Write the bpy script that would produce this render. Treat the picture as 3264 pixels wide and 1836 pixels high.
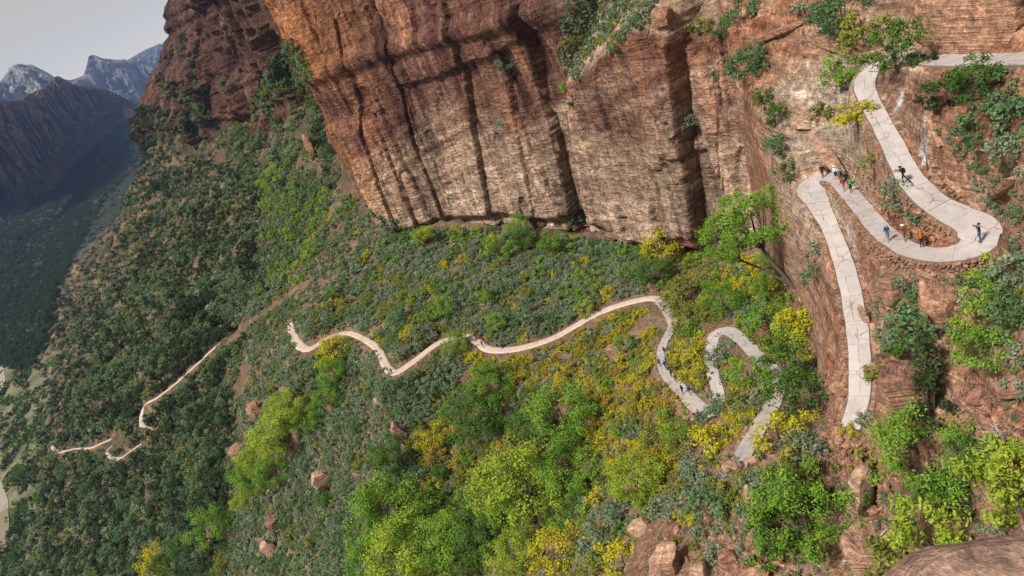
import bpy, bmesh, math, random
import numpy as np
from mathutils import Matrix, Vector
from mathutils.bvhtree import BVHTree

# ------------------------------------------------------------------ camera, sky, sun, exposure
F, ROLL, CX, CY = 2400.0, math.radians(23), 1632.0, 918.0
PITCH = math.atan((1432*math.sin(ROLL)+618*math.cos(ROLL))/F)
CAMZ = 300.0
scene = bpy.context.scene
for o in list(bpy.data.objects): bpy.data.objects.remove(o)
COL = scene.collection
Rt = np.array([1., 0, 0]); Dn = np.array([0, -math.sin(PITCH), -math.cos(PITCH)]); Fw = np.array([0, math.cos(PITCH), -math.sin(PITCH)])
_r = math.cos(ROLL)*Rt+math.sin(ROLL)*Dn; _u = math.sin(ROLL)*Rt-math.cos(ROLL)*Dn
cam = bpy.data.cameras.new('camera'); cam.sensor_width = 36; cam.lens = F/3264*36
cam.clip_start = 0.5; cam.clip_end = 40000
camo = bpy.data.objects.new('camera', cam); COL.objects.link(camo)
M = Matrix(((_r[0], _u[0], -Fw[0], 0), (_r[1], _u[1], -Fw[1], 0), (_r[2], _u[2], -Fw[2], CAMZ), (0, 0, 0, 1)))
camo.matrix_world = M
scene.camera = camo

SUN_EL, SUN_AZ = math.radians(50), math.radians(-120)     # azimuth measured from +Y towards +X
world = bpy.data.worlds.new('World'); scene.world = world; world.use_nodes = True
nt = world.node_tree; nt.nodes.clear()
wo = nt.nodes.new('ShaderNodeOutputWorld'); bg = nt.nodes.new('ShaderNodeBackground')
sk = nt.nodes.new('ShaderNodeTexSky'); sk.sky_type = 'NISHITA'; sk.sun_disc = False
sk.sun_elevation = SUN_EL; sk.sun_rotation = SUN_AZ; sk.air_density = 1.0; sk.dust_density = 4.0; sk.altitude = 1600
hs = nt.nodes.new('ShaderNodeHueSaturation'); hs.inputs['Saturation'].default_value = 0.12
mx = nt.nodes.new('ShaderNodeMix'); mx.data_type = 'RGBA'; mx.inputs[0].default_value = 0.75
tc = nt.nodes.new('ShaderNodeTexCoord'); sx = nt.nodes.new('ShaderNodeSeparateXYZ'); cr = nt.nodes.new('ShaderNodeValToRGB')
nt.links.new(tc.outputs['Generated'], sx.inputs[0]); nt.links.new(sx.outputs['Z'], cr.inputs[0])
cr.color_ramp.elements[0].position = 0.0; cr.color_ramp.elements[0].color = (11.5, 10.3, 8.4, 1)
cr.color_ramp.elements[1].position = 0.22; cr.color_ramp.elements[1].color = (4.0, 3.75, 3.35, 1)
e = cr.color_ramp.elements.new(0.07); e.color = (7.0, 6.5, 5.6, 1)
nt.links.new(sk.outputs[0], hs.inputs['Color']); nt.links.new(hs.outputs[0], mx.inputs[6]); nt.links.new(cr.outputs[0], mx.inputs[7])
nt.links.new(mx.outputs[2], bg.inputs[0]); bg.inputs[1].default_value = 0.085
nt.links.new(bg.outputs[0], wo.inputs[0])
sl = bpy.data.lights.new('sun', 'SUN'); sl.energy = 5.0; sl.angle = math.radians(9); sl.color = (1.0, 0.965, 0.92)
so = bpy.data.objects.new('sun', sl); COL.objects.link(so)
sd = Vector((math.sin(SUN_AZ)*math.cos(SUN_EL), math.cos(SUN_AZ)*math.cos(SUN_EL), math.sin(SUN_EL)))
so.rotation_euler = sd.to_track_quat('Z', 'Y').to_euler()
vs = scene.view_settings; vs.view_transform = 'Standard'; vs.look = 'None'; vs.gamma = 1; vs.exposure = 0.2; vs.use_curve_mapping = False
scene.cycles.max_bounces = 5; scene.cycles.diffuse_bounces = 3; scene.cycles.transparent_max_bounces = 8

# ------------------------------------------------------------------ measuring helpers
def ray(px, py):
    dx = np.asarray(px, float)-CX; dy = np.asarray(py, float)-CY
    c, s = math.cos(ROLL), math.sin(ROLL)
    r = dx*c-dy*s; d = dx*s+dy*c
    v = r[..., None]*Rt+d[..., None]*Dn+F*Fw
    return v/np.linalg.norm(v, axis=-1, keepdims=True)
def P(px, py, z=None, h=None, D=None):
    """a world point seen at photo position (px,py): at height z, horizontal distance h or distance D"""
    v = ray(px, py)
    if z is not None: t = (CAMZ-z)/(-v[2])
    elif h is not None: t = h/math.hypot(v[0], v[1])
    else: t = D
    return np.array([0, 0, CAMZ])+v*t
# --- numpy gradient noise
_rs = np.random.RandomState(7)
_perm = np.concatenate([_rs.permutation(512)]*3)
_grad = _rs.normal(size=(512, 3)); _grad /= np.linalg.norm(_grad, axis=1, keepdims=True)
def noise3(x, y, z):
    x, y, z = np.broadcast_arrays(np.asarray(x, float), np.asarray(y, float), np.asarray(z, float))
    xi = np.floor(x).astype(np.int64); yi = np.floor(y).astype(np.int64); zi = np.floor(z).astype(np.int64)
    xf, yf, zf = x-xi, y-yi, z-zi
    u, v, w = [t*t*t*(t*(t*6-15)+10) for t in (xf, yf, zf)]
    out = 0
    for dx in (0, 1):
        for dy in (0, 1):
            for dz in (0, 1):
                g = _grad[_perm[_perm[_perm[(xi+dx) & 511]+((yi+dy) & 511)]+((zi+dz) & 511)]]
                d = g[..., 0]*(xf-dx)+g[..., 1]*(yf-dy)+g[..., 2]*(zf-dz)
                out = out+d*(u if dx else 1-u)*(v if dy else 1-v)*(w if dz else 1-w)
    return out*1.5
def fbm(x, y, z, oct=4, gain=0.5):
    a, f, s = 1.0, 1.0, 0
    for i in range(oct):
        s = s+a*noise3(x*f+i*17.3, y*f+i*5.1, z*f+i*9.7); a *= gain; f *= 2.03
    return s
def ridged(x, y, z, oct=4):
    a, f, s = 1.0, 1.0, 0
    for i in range(oct):
        s = s+a*(1-2*np.abs(noise3(x*f+i*13.3, y*f+i*7.1, z*f+i*3.7))); a *= .5; f *= 2.1
    return s
def sstep(a, b, x):
    t = np.clip((x-a)/(b-a), 0, 1); return t*t*(3-2*t)

def new_mesh(name, verts, faces, mats=(), smooth=True, fmat=None):
    me = bpy.data.meshes.new(name)
    verts = np.asarray(verts, np.float32); faces = np.asarray(faces, np.int32)
    n = faces.shape[1]
    me.vertices.add(len(verts)); me.vertices.foreach_set('co', verts.ravel())
    me.loops.add(faces.size); me.loops.foreach_set('vertex_index', faces.ravel())
    me.polygons.add(len(faces)); me.polygons.foreach_set('loop_start', np.arange(0, faces.size, n, dtype=np.int32))
    me.polygons.foreach_set('loop_total', np.full(len(faces), n, np.int32))
    if fmat is not None: me.polygons.foreach_set('material_index', np.asarray(fmat, np.int32))
    me.polygons.foreach_set('use_smooth', np.full(len(faces), bool(smooth)))
    me.update(calc_edges=True)
    for m in mats: me.materials.append(m)
    return me
def obj(name, me, parent=None, loc=None):
    o = bpy.data.objects.new(name, me); COL.objects.link(o)
    if parent is not None: o.parent = parent
    if loc is not None: o.location = loc
    return o
def tag(o, label=None, cat=None, group=None, kind=None):
    for k, v in (('label', label), ('category', cat), ('group', group), ('kind', kind)):
        if v: o[k] = v
    return o
def grid_faces(nr, nc):
    i = np.arange(nr-1)[:, None]*nc+np.arange(nc-1)[None, :]
    return np.stack([i, i+1, i+nc+1, i+nc], -1).reshape(-1, 4)
def set_attr(me, name, arr):
    arr = np.asarray(arr, np.float32)
    if arr.ndim == 1:
        a = me.attributes.new(name, 'FLOAT', 'POINT'); a.data.foreach_set('value', arr)
    else:
        a = me.attributes.new(name, 'FLOAT_COLOR', 'POINT')
        if arr.shape[1] == 3: arr = np.concatenate([arr, np.ones((len(arr), 1), np.float32)], 1)
        a.data.foreach_set('color', arr.ravel())

# ------------------------------------------------------------------ node materials
class NT:
    def __init__(s, name):
        s.m = bpy.data.materials.new(name); s.m.use_nodes = True; s.t = s.m.node_tree; s.t.nodes.clear()
        s.out = s.t.nodes.new('ShaderNodeOutputMaterial')
    def n(s, typ, **kw):
        nd = s.t.nodes.new('ShaderNode'+typ)
        for k, v in kw.items():
            if k.startswith('i_'):
                k = k[2:]; k = int(k) if k.isdigit() else k
                if isinstance(v, bpy.types.NodeSocket): s.t.links.new(v, nd.inputs[k])
                else: nd.inputs[k].default_value = v
            else: setattr(nd, k, v)
        return nd
    def pos(s, scale=(1, 1, 1), rot=(0, 0, 0)):
        g = s.n('NewGeometry'); m = s.n('Mapping', i_0=g.outputs['Position']); m.inputs['Scale'].default_value = scale; m.inputs['Rotation'].default_value = rot
        return m.outputs[0]
    def noise(s, vec, scale, detail=4, rough=.55, dist=0):
        n = s.n('TexNoise', i_Vector=vec, i_Scale=scale, i_Detail=detail, i_Roughness=rough, i_Distortion=dist); return n.outputs['Fac']
    def ramp(s, fac, *stops):
        r = s.n('ValToRGB', i_0=fac); el = r.color_ramp.elements
        while len(el) < len(stops): el.new(0.5)
        for e, (p, c) in zip(el, stops):
            e.position = p; e.color = (c, c, c, 1) if isinstance(c, (int, float)) else (*c, 1)
        return r.outputs[0]
    def mix(s, fac, a, b, mode='MIX'):
        n = s.n('Mix', data_type='RGBA', blend_type=mode)
        for i, v in ((0, fac), (6, a), (7, b)):
            if isinstance(v, bpy.types.NodeSocket): s.t.links.new(v, n.inputs[i])
            elif i == 0: n.inputs[0].default_value = v
            else: n.inputs[i].default_value = (*v, 1)
        return n.outputs[2]
    def math(s, op, a, b=0.0):
        n = s.n('Math', operation=op)
        for i, v in ((0, a), (1, b)):
            if isinstance(v, bpy.types.NodeSocket): s.t.links.new(v, n.inputs[i])
            else: n.inputs[i].default_value = v
        return n.outputs[0]
    def attr(s, name, typ='GEOMETRY'):
        return s.n('Attribute', attribute_name=name, attribute_type=typ)
    def done(s, color, rough=.9, bump=None, bstr=.5, bdist=.3, spec=.2):
        b = s.n('BsdfPrincipled'); b.inputs['Roughness'].default_value = rough; b.inputs['Specular IOR Level'].default_value = spec
        if isinstance(color, bpy.types.NodeSocket): s.t.links.new(color, b.inputs['Base Color'])
        else: b.inputs['Base Color'].default_value = (*color, 1)
        if bump is not None:
            bn = s.n('Bump', i_Height=bump); bn.inputs['Strength'].default_value = bstr; bn.inputs['Distance'].default_value = bdist
            s.t.links.new(bn.outputs[0], b.inputs['Normal'])
        s.t.links.new(b.outputs[0], s.out.inputs[0]); return s.m

# ------------------------------------------------------------------ trails (photo position, height, width in metres)
def zpts(l): return np.array([np.concatenate([P(a, b, z=z), [w]]) for a, b, z, w in l])
def smooth_path(p, step=1.0):
    """Catmull-Rom through the points, resampled at an even step"""
    q = np.vstack([2*p[0]-p[1], p, 2*p[-1]-p[-2]]); out = []
    for i in range(1, len(q)-2):
        t = np.linspace(0, 1, 24, endpoint=False)[:, None]
        a, b, c, d = q[i-1], q[i], q[i+1], q[i+2]
        out.append(.5*(2*b+(c-a)*t+(2*a-5*b+4*c-d)*t*t+(3*b-a-3*c+d)*t**3))
    out = np.vstack(out+[q[-2:-1]])
    s = np.concatenate([[0], np.cumsum(np.linalg.norm(np.diff(out[:, :2], axis=0), axis=1))])
    n = max(2, int(s[-1]/step)); si = np.linspace(0, s[-1], n+1)
    return np.stack([np.interp(si, s, out[:, k]) for k in range(4)], 1)
UP = zpts([(3640, 172, 277.2, 2.6), (3330, 183, 275.4, 2.6), (3150, 190, 274.6, 2.6), (3000, 190, 273.8, 2.7), (2870, 180, 273.0, 2.8), (2775, 225, 272.0, 2.9), (2758, 285, 271.2, 2.8), (2800, 375, 269.7, 2.7), (2850, 470, 268.3, 2.9), (2900, 565, 267.1, 3.2), (2970, 640, 266.1, 3.5),
           (3055, 688, 265.3, 3.8), (3122, 728, 264.8, 3.9), (3106, 782, 264.4, 3.8), (3005, 810, 263.9, 3.0), (2900, 795, 263.2, 2.8), (2820, 745, 262.2, 2.8), (2755, 672, 261.2, 2.7), (2700, 608, 260.4, 2.7), (2658, 566, 259.8, 3.0), (2606, 568, 259.4, 3.4), (2584, 602, 259.0, 3.6), (2608, 650, 258.5, 2.8),
           (2648, 730, 257.4, 2.3), (2686, 830, 256.2, 2.4), (2714, 940, 254.8, 2.5), (2733, 1060, 253.2, 2.5), (2742, 1180, 251.6, 2.5), (2735, 1280, 250.2, 2.4), (2708, 1370, 248.9, 2.2)])
MID = zpts([(2345, 1500, 245.2, 2.2), (2378, 1430, 243.9, 2.2), (2425, 1350, 242.6, 2.2), (2470, 1270, 241.0, 2.2), (2475, 1200, 239.2, 2.2), (2415, 1135, 237.2, 2.3), (2366, 1085, 236.0, 2.2), (2322, 1055, 235.0, 2.6), (2280, 1068, 234.2, 2.4), (2262, 1120, 233.6, 2.2), (2272, 1190, 232.8, 2.0), (2290, 1262, 231.8, 2.0),
            (2278, 1306, 231.0, 2.6), (2235, 1305, 230.4, 3.0), (2178, 1250, 229.6, 2.6), (2120, 1185, 228.6, 2.2), (2108, 1120, 228.0, 1.8), (2125, 1075, 227.4, 1.8), (2145, 1035, 226.6, 2.2), (2122, 985, 225.6, 2.2), (2100, 955, 224.7, 2.6)])
LONG = zpts([(2100, 952, 224.5, 2.4), (2060, 951, 223.8, 2.3), (1980, 970, 223.1, 2.3), (1900, 1000, 222.4, 2.4), (1830, 1040, 221.4, 2.3), (1750, 1082, 220.6, 2.4), (1640, 1112, 220.2, 2.6), (1560, 1113, 220.4, 2.6), (1520, 1088, 220.8, 2.4), (1480, 1071, 221.1, 2.3), (1400, 1092, 221.2, 2.4), (1320, 1150, 220.8, 2.6), (1258, 1187, 220.4, 2.8), (1228, 1160, 219.6, 2.6), (1205, 1112, 218.4, 2.6),
             (1160, 1080, 217.6, 2.4), (1110, 1061, 217.2, 2.4), (1050, 1075, 217.3, 2.4), (985, 1112, 217.6, 3.2), (948, 1092, 217.0, 3.6), (932, 1060, 216.4, 3.2), (925, 1030, 216, 2.4)])
LOW = zpts([(990, 890, 198.5, 2.0), (940, 922, 197.2, 2.4), (880, 965, 196, 2.4), (820, 1008, 195, 2.4), (750, 1062, 194, 2.6), (680, 1112, 193, 2.4), (640, 1150, 191.5, 2.0), (600, 1185, 190, 2.4), (560, 1222, 188, 2.6), (500, 1268, 185, 2.8), (462, 1290, 182.5, 2.8), (450, 1330, 179, 2.8), (455, 1360, 176, 2.8), (490, 1366, 174.5, 2.6)])
LOW2 = zpts([(470, 1400, 168, 2.0), (420, 1435, 163, 2.2), (375, 1462, 158, 2.8), (340, 1440, 154, 2.0), (382, 1400, 150, 2.8), (375, 1392, 149, 2.8), (330, 1410, 146, 2.6), (285, 1428, 143, 2.6), (240, 1430, 136, 1.5), (185, 1440, 130, 3.0), (165, 1420, 126, 3.0)])
UP[:, 3] *= np.r_[[1.05, 1.05, 1.05, 1.0, .95, .8, .7, .66, .66, .66], .68, .78, .80, .80, .78, np.full(6, .70), .85, .85, np.full(len(UP)-23, .78)]; MID[:, 3] *= .84; LONG[:, 3] *= .80
TR = {k: smooth_path(v, st) for k, v, st in (('UP', UP, .5), ('MID', MID, .6), ('LONG', LONG, 1.0), ('LOW', LOW, 2.0), ('LOW2', LOW2, 2.0))}

# ------------------------------------------------------------------ the ground: two height sheets joined along a rock wall
LTXT = """2640 1290 z240|2610 1180 z237|2570 1040 z237|2530 900 z236|2470 800 z234|2330 800 z229|2250 850 z226|2150 850 z223.5|1900 770 z222.5|1700 760 z223|1530 730 z224.5|1380 740 z226|1270 740 z227.5|1160 650 z229
1060 580 D310|960 560 D350|850 505 D420|700 480 D555|600 465 D680|500 440 D790|2200 960 z226|2000 890 z223|1800 930 z222|2050 1150 z224|1950 1250 z221|2100 1350 z227.5|2200 1450 z233|2300 1580 z239|2000 1500 z224|1900 1400 z219.5|2100 1650 z233|2250 1750 z239|2100 1836 z235|1900 1700 z222
1900 1836 z220|1632 1836 z207|1632 1600 z208|1632 1400 z211|1700 1250 z217|1500 1250 z214|1400 1400 z206|1300 1600 z199|1200 1836 z191|1200 1400 z203|1100 1250 z209|1000 1500 z190|1000 1836 z179|800 1500 z178|800 1250 z191|700 1700 z165|600 1836 z150|600 1400 z176
400 1600 z145|400 1836 z128|230 1620 z112|200 1300 z128|150 1836 z94|70 1700 z66|60 1836 z63|60 1500 z64|60 1300 z66|140 1180 z82|300 1250 z155|450 1100 z180|300 1000 z145|500 900 z192|700 900 z203|850 850 z212|1000 800 z221|1150 900 z220|1000 950 z216|860 700 z218
700 700 z206|600 600 z205|500 600 z185|400 700 z145|300 800 z105|150 950 z66|200 850 z74|250 740 z66|350 580 z64|450 470 z64|490 430 z70|-100 1300 z64|-100 900 z64|50 700 z64|200 560 z64|350 450 z64|100 400 z70|-200 1836 z62|2640 1420 z246.5|2600 1550 z244.5|2600 1700 z243|2500 1836 z242
2800 1836 h45|3050 1836 h41|3264 1836 h38|3264 1500 h44|2900 1650 h48|1632 2100 z207|1000 2100 z175|2300 2050 z241|3264 2050 h33|2500 600 z238|2600 300 z236|2300 300 z232|2800 400 z240|3000 900 z244|3264 300 z245|3264 1000 z246"""
UTXT = """2600 430 h93|2600 300 h97|2600 150 h101|2600 0 h105|2450 300 h105|2400 150 h116|2400 0 h122|2450 450 h98|2720 120 h97|2700 430 h86|2780 560 h76|2850 640 h70|2900 715 h66|2960 755 h64|3040 755 h62.3|2900 60 h93|3000 60 h88|3264 40 h80|3000 0 h90|3264 -100 h83|3150 110 h83
3100 250 h73|3264 260 h68.5|2900 300 h79|3000 350 h71.5|2950 480 h69.5|3100 450 h66|3264 450 h61.5|3150 600 h61.5|3264 650 h57.5|3230 760 h56|3264 900 h52
2850 870 h63|2950 885 h60.5|3050 880 h58.8|3150 830 h58|2850 960 h61|2950 1000 h57.5|3100 980 h55|3200 1000 h53|2800 800 h67.5|2780 900 h66|2790 1000 h63.5|2850 1100 h59|3000 1150 h54|3200 1200 h49|2850 1300 h56|3000 1350 h51|3264 1350 h45.5|2780 1420 h55.5|2900 1500 h50.5|3100 1500 h47|3264 1550 h43.5|2700 1500 h55|2600 1600 h56
2800 1650 h49.5|3000 1700 h45|3264 1700 h40|2600 1700 h53.5|2800 1836 h45|3050 1836 h41|3264 1836 h38|2500 1836 h51|2640 1420 z247|3264 2050 h33|2500 1600 z245|2300 600 z259|2250 200 z262|2300 -50 h138|2450 700 z257|2550 900 z254|2600 1100 z251|2620 1300 z249|3400 600 h55|3400 1200 h45|3400 200 h68"""
def parse(txt):
    out = []
    for e in txt.replace('\n', '|').split('|'):
        a, b, c = e.split(); out.append(P(float(a), float(b), **{c[0]: float(c[1:])}))
    return np.array(out)
def uv(x, y): return np.stack([np.arctan2(x, y), np.log(np.hypot(x, y))], -1)
class RBF:
    def __init__(s, pts, lam=2e-4):
        s.c = uv(pts[:, 0], pts[:, 1]); n = len(pts)
        A = s.k(s.c)+np.eye(n)*lam; Pm = np.c_[np.ones(n), s.c]
        K = np.block([[A, Pm], [Pm.T, np.zeros((3, 3))]])
        s.w = np.linalg.solve(K, np.r_[pts[:, 2], 0, 0, 0])
    def k(s, q):
        d2 = ((q[:, None, :]-s.c[None])**2).sum(-1); return .5*d2*np.log(d2+1e-9)
    def __call__(s, x, y):
        q = uv(np.ravel(x), np.ravel(y)); out = np.empty(len(q)); n = len(s.c)
        for i in range(0, len(q), 60000):
            b = q[i:i+60000]; out[i:i+60000] = s.k(b)@s.w[:n]+np.c_[np.ones(len(b)), b]@s.w[n:]
        return out.reshape(np.shape(x))
def every(a, k): return a[::k, :3]
Lf = RBF(np.vstack([parse(LTXT), every(MID, 1), every(LONG, 1), every(LOW, 1), every(LOW2, 1)]))
Uf = RBF(np.vstack([parse(UTXT), every(UP, 1)]))
# plan of the rock wall under the switchback: rim line, upper side on its right
_up = TR['UP']
_k = int(np.argmin(np.hypot(_up[:, 0]-P(2612, 583, z=259.2)[0], _up[:, 1]-P(2612, 583, z=259.2)[1])))
_st = _up[_k+6:]
_t = np.gradient(_st[:, :2], axis=0); _t /= np.linalg.norm(_t, axis=1, keepdims=True)
_rim = _st[:, :2]+np.c_[_t[:, 1], -_t[:, 0]]*(_st[:, 3:4]*.5+.9)
RIM = np.vstack([P(2300, -200, h=185)[:2], P(2330, 60, h=140)[:2], P(2345, 250, z=258)[:2], P(2410, 450, z=257)[:2], P(2490, 575, z=257.5)[:2], P(2545, 610, z=258)[:2], _rim[4::6], P(2640, 1440, z=247)[:2], P(2560, 1560, z=245)[:2], P(2450, 1836, z=242)[:2], P(2400, 2200, z=242)[:2]])
def poly_sd(x, y, line):
    """signed distance to a plan polyline (positive on its left) """
    best = np.full(np.shape(x), 1e18); sg = np.zeros(np.shape(x)); bp = np.zeros(np.shape(x))
    for a, b in zip(line[:-1], line[1:]):
        d = b-a; L2 = (d**2).sum()
        t = np.clip(((x-a[0])*d[0]+(y-a[1])*d[1])/L2, 0, 1)
        ex = x-(a[0]+t*d[0]); ey = y-(a[1]+t*d[1]); dd = ex*ex+ey*ey
        cr_ = (d[0]*(y-a[1])-d[1]*(x-a[0]))/math.sqrt(L2)
        m = (dd < best*.9999) | ((dd < best*1.0001) & (np.abs(cr_) > bp))
        best = np.where(m, dd, best); sg = np.where(m, np.sign(cr_), sg); bp = np.where(m, np.abs(cr_), bp)
    return np.sqrt(best)*sg
def near_path(x, y, p):
    """distance to a path, its height and its half width there"""
    bd = np.full(np.shape(x), 1e9); bz = np.zeros(np.shape(x)); bw = np.ones(np.shape(x))
    for a, b in zip(p[:-1], p[1:]):
        d = b[:2]-a[:2]; L2 = (d**2).sum()+1e-9
        t = np.clip(((x-a[0])*d[0]+(y-a[1])*d[1])/L2, 0, 1)
        dd = np.hypot(x-a[0]-t*d[0], y-a[1]-t*d[1]); m = dd < bd
        bd = np.where(m, dd, bd); bz = np.where(m, a[2]+t*(b[2]-a[2]), bz); bw = np.where(m, (a[3]+t*(b[3]-a[3]))*.5, bw)
    return bd, bz, bw
def ground(X, Y):
    L = Lf(X, Y); shp = X.shape
    r = np.hypot(X, Y); az = np.arctan2(X, Y)
    z = L.copy(); up = np.zeros(shp)
    m = (r < 260) & (az > -.1)
    x, y = X[m], Y[m]
    s = poly_sd(x, y, RIM)
    s = s+.9*fbm(x*.16, y*.16, 0*x, 3)*np.clip(np.abs(s)/2, 0.2, 1)
    k = sstep(-3.2, .2, s)
    k = np.where(s < 0, .5*k+.5*np.clip(k*1.3, 0, 1), k)
    u = Uf(x, y)
    z[m] = L[m]+(np.maximum(u, L[m]-2)-L[m])*k; up[m] = k
    # relief
    amp = np.clip(r/160, .35, 6)
    n1 = fbm(X*.05, Y*.05, z*.05, 5); n2 = fbm(X*.3, Y*.3, z*.3, 3)
    rel = n1*1.6*amp*np.clip(r/250, .35, 1.0)+n2*.35*np.clip(r/100, .5, 2)
    flat = sstep(75, 100, z); z0 = z.copy()
    rel = rel*(.12+.88*flat)
    # layered rock on the upper side
    w = z*.9+2.0*noise3(X*.06, Y*.06, z*0)+.5*noise3(X*.4, Y*.4, z*.2)
    led = (w-np.floor(w)); led = (np.floor(w)+sstep(.55, 1.0, led)-w)
    w2 = z*2.6+.25*X+1.2*noise3(X*.1, Y*.1, z*0+4)+.4*noise3(X*.7, Y*.7, z*.5); led2 = np.floor(w2)+sstep(.5, 1.0, w2-np.floor(w2))-w2
    rel = rel+up*(led*.85+led2*.26+.62*(ridged(X*.20, Y*.20, z*.42, 5)-.4)*np.clip(1.4-r/160, .4, 1))
    z = z+rel
    pd = np.full(shp, 1e9)
    for k_, p in TR.items():
        c = p[:, :2].mean(0); R = np.hypot(*(p[:, :2]-c).T).max()+25
        mm = np.hypot(X-c[0], Y-c[1]) < R
        st = 2 if k_ == 'UP' else 1
        d, pz, hw = near_path(X[mm], Y[mm], p[::st])
        bl = {'UP': 1.3, 'MID': 1.6, 'LONG': 2.5, 'LOW': 4, 'LOW2': 4}[k_]
        w = 1-sstep(0, bl, d-hw-.35)
        z[mm] = z[mm]*(1-w)+(pz-.12)*w
        if k_ == 'UP':                                   # the made-up terrace of the hairpin ends in a wall
            xm, ym, zm = X[mm], Y[mm], z[mm]
            C = P(2985, 752, z=264)[:2]
            for q0, q1, c2, dp in ((P(3150, 765, z=264.6), P(2770, 690, z=261.6), C, 1.7),):
                i0, i1 = [int(np.argmin(np.hypot(p[:, 0]-q[0], p[:, 1]-q[1]))) for q in (q0, q1)]
                d2, pz2, hw2 = near_path(xm, ym, p[i0:i1])
                seg = p[i0:i1, :2]; kk = np.argmin(((xm[:, None]-seg[None, ::3, 0])**2+(ym[:, None]-seg[None, ::3, 1])**2), 1)
                outs = np.hypot(xm-c2[0], ym-c2[1]) > np.hypot(seg[::3][kk, 0]-c2[0], seg[::3][kk, 1]-c2[1])
                endf = ((kk > 0) & (kk < len(seg[::3])-1))
                dd = d2-hw2
                low = pz2-dp*sstep(.2, .55, dd)
                f = outs*endf*sstep(4.5, 2.0, dd)*(dd > .15)
                zm = np.where(f > 0, zm*(1-f)+np.minimum(zm, low)*f, zm)
            z[mm] = zm
        pd[mm] = np.minimum(pd[mm], d-hw)
    return z, up, pd
def arange_grow():
    r = [30.0]
    while r[-1] < 4600:
        a = r[-1]; r.append(a+(.0105*a if a < 42 else .36 if a < 118 else .0042*a if a < 420 else .0075*a if a < 900 else .018*a))
    return np.array(r)
_rr = arange_grow(); _az = np.radians(np.arange(-47, 47, .125))
Xg = _rr[:, None]*np.sin(_az)[None]; Yg = _rr[:, None]*np.cos(_az)[None]
Zg, UPg, PDg = ground(Xg, Yg)
# ------------------------------------------------------------------ the canyon wall: plan line, joints, blocks and beds
PLAN = np.array([(a, h) for a, h in ((34, 108), (27, 118), (22, 126), (18.6, 133), (17.4, 136.5), (16.6, 138), (15.6, 140), (13.4, 148.5), (10.9, 158), (8.3, 173), (5.5, 181), (3.8, 187), (1.4, 199), (-.9, 210), (-3.6, 219), (-6.5, 227), (-7.3, 231), (-7.75, 236), (-7.8, 243),
                 (-7.3, 262), (-7.2, 300), (-7.5, 345), (-8.8, 392), (-10.0, 425), (-10.7, 455), (-12.0, 490), (-13.2, 545), (-15.0, 620), (-16.6, 700), (-18.3, 765), (-19.4, 805), (-19.5, 850), (-18.6, 930), (-16.5, 1050), (-12, 1250))])
_pa = np.radians(PLAN[:, 0]); _px = np.c_[PLAN[:, 1]*np.sin(_pa), PLAN[:, 1]*np.cos(_pa)]
def dense(p, n=40):
    q = np.vstack([2*p[0]-p[1], p, 2*p[-1]-p[-2]]); out = []
    for i in range(1, len(q)-2):
        t = np.linspace(0, 1, n, endpoint=False)[:, None]; a, b, c, d = q[i-1], q[i], q[i+1], q[i+2]
        cr_ = .5*(2*b+(c-a)*t+(2*a-5*b+4*c-d)*t*t+(3*b-a-3*c+d)*t**3)
        out.append(.35*cr_+.65*(b+(c-b)*t))
    return np.vstack(out+[p[-1:]])
_dp = dense(_px); _ds = np.r_[0, np.cumsum(np.hypot(*np.diff(_dp, axis=0).T))]
_daz = np.degrees(np.arctan2(_dp[:, 0], _dp[:, 1])); _dh = np.hypot(*_dp.T)
_iE = int(np.argmin(np.where(_dh < 250, _daz, 99)))
S_E = _ds[_iE]
_iF = int(np.argmin(np.abs(_ds-(_ds[np.argmin(np.hypot(_dp[:, 0]-_px[21, 0], _dp[:, 1]-_px[21, 1]))]))))
S_F = _ds[_iF]
_iC = int(np.argmin(_daz)); S_C = _ds[_iC]
def sz(px, py, far=False):
    """photo position -> (distance along the wall, height)"""
    v = ray(px, py); az = math.degrees(math.atan2(v[0], v[1])); el = v[2]/math.hypot(v[0], v[1])
    i0, i1 = (_iF, _iC) if far else (0, _iE)
    a = _daz[i0:i1]; k = int(np.argmin(np.abs(a-az)))+i0
    return _ds[k], CAMZ+_dh[k]*el
def szl(pts, far=False): return np.array([sz(a, b, far) for a, b in pts])
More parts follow.
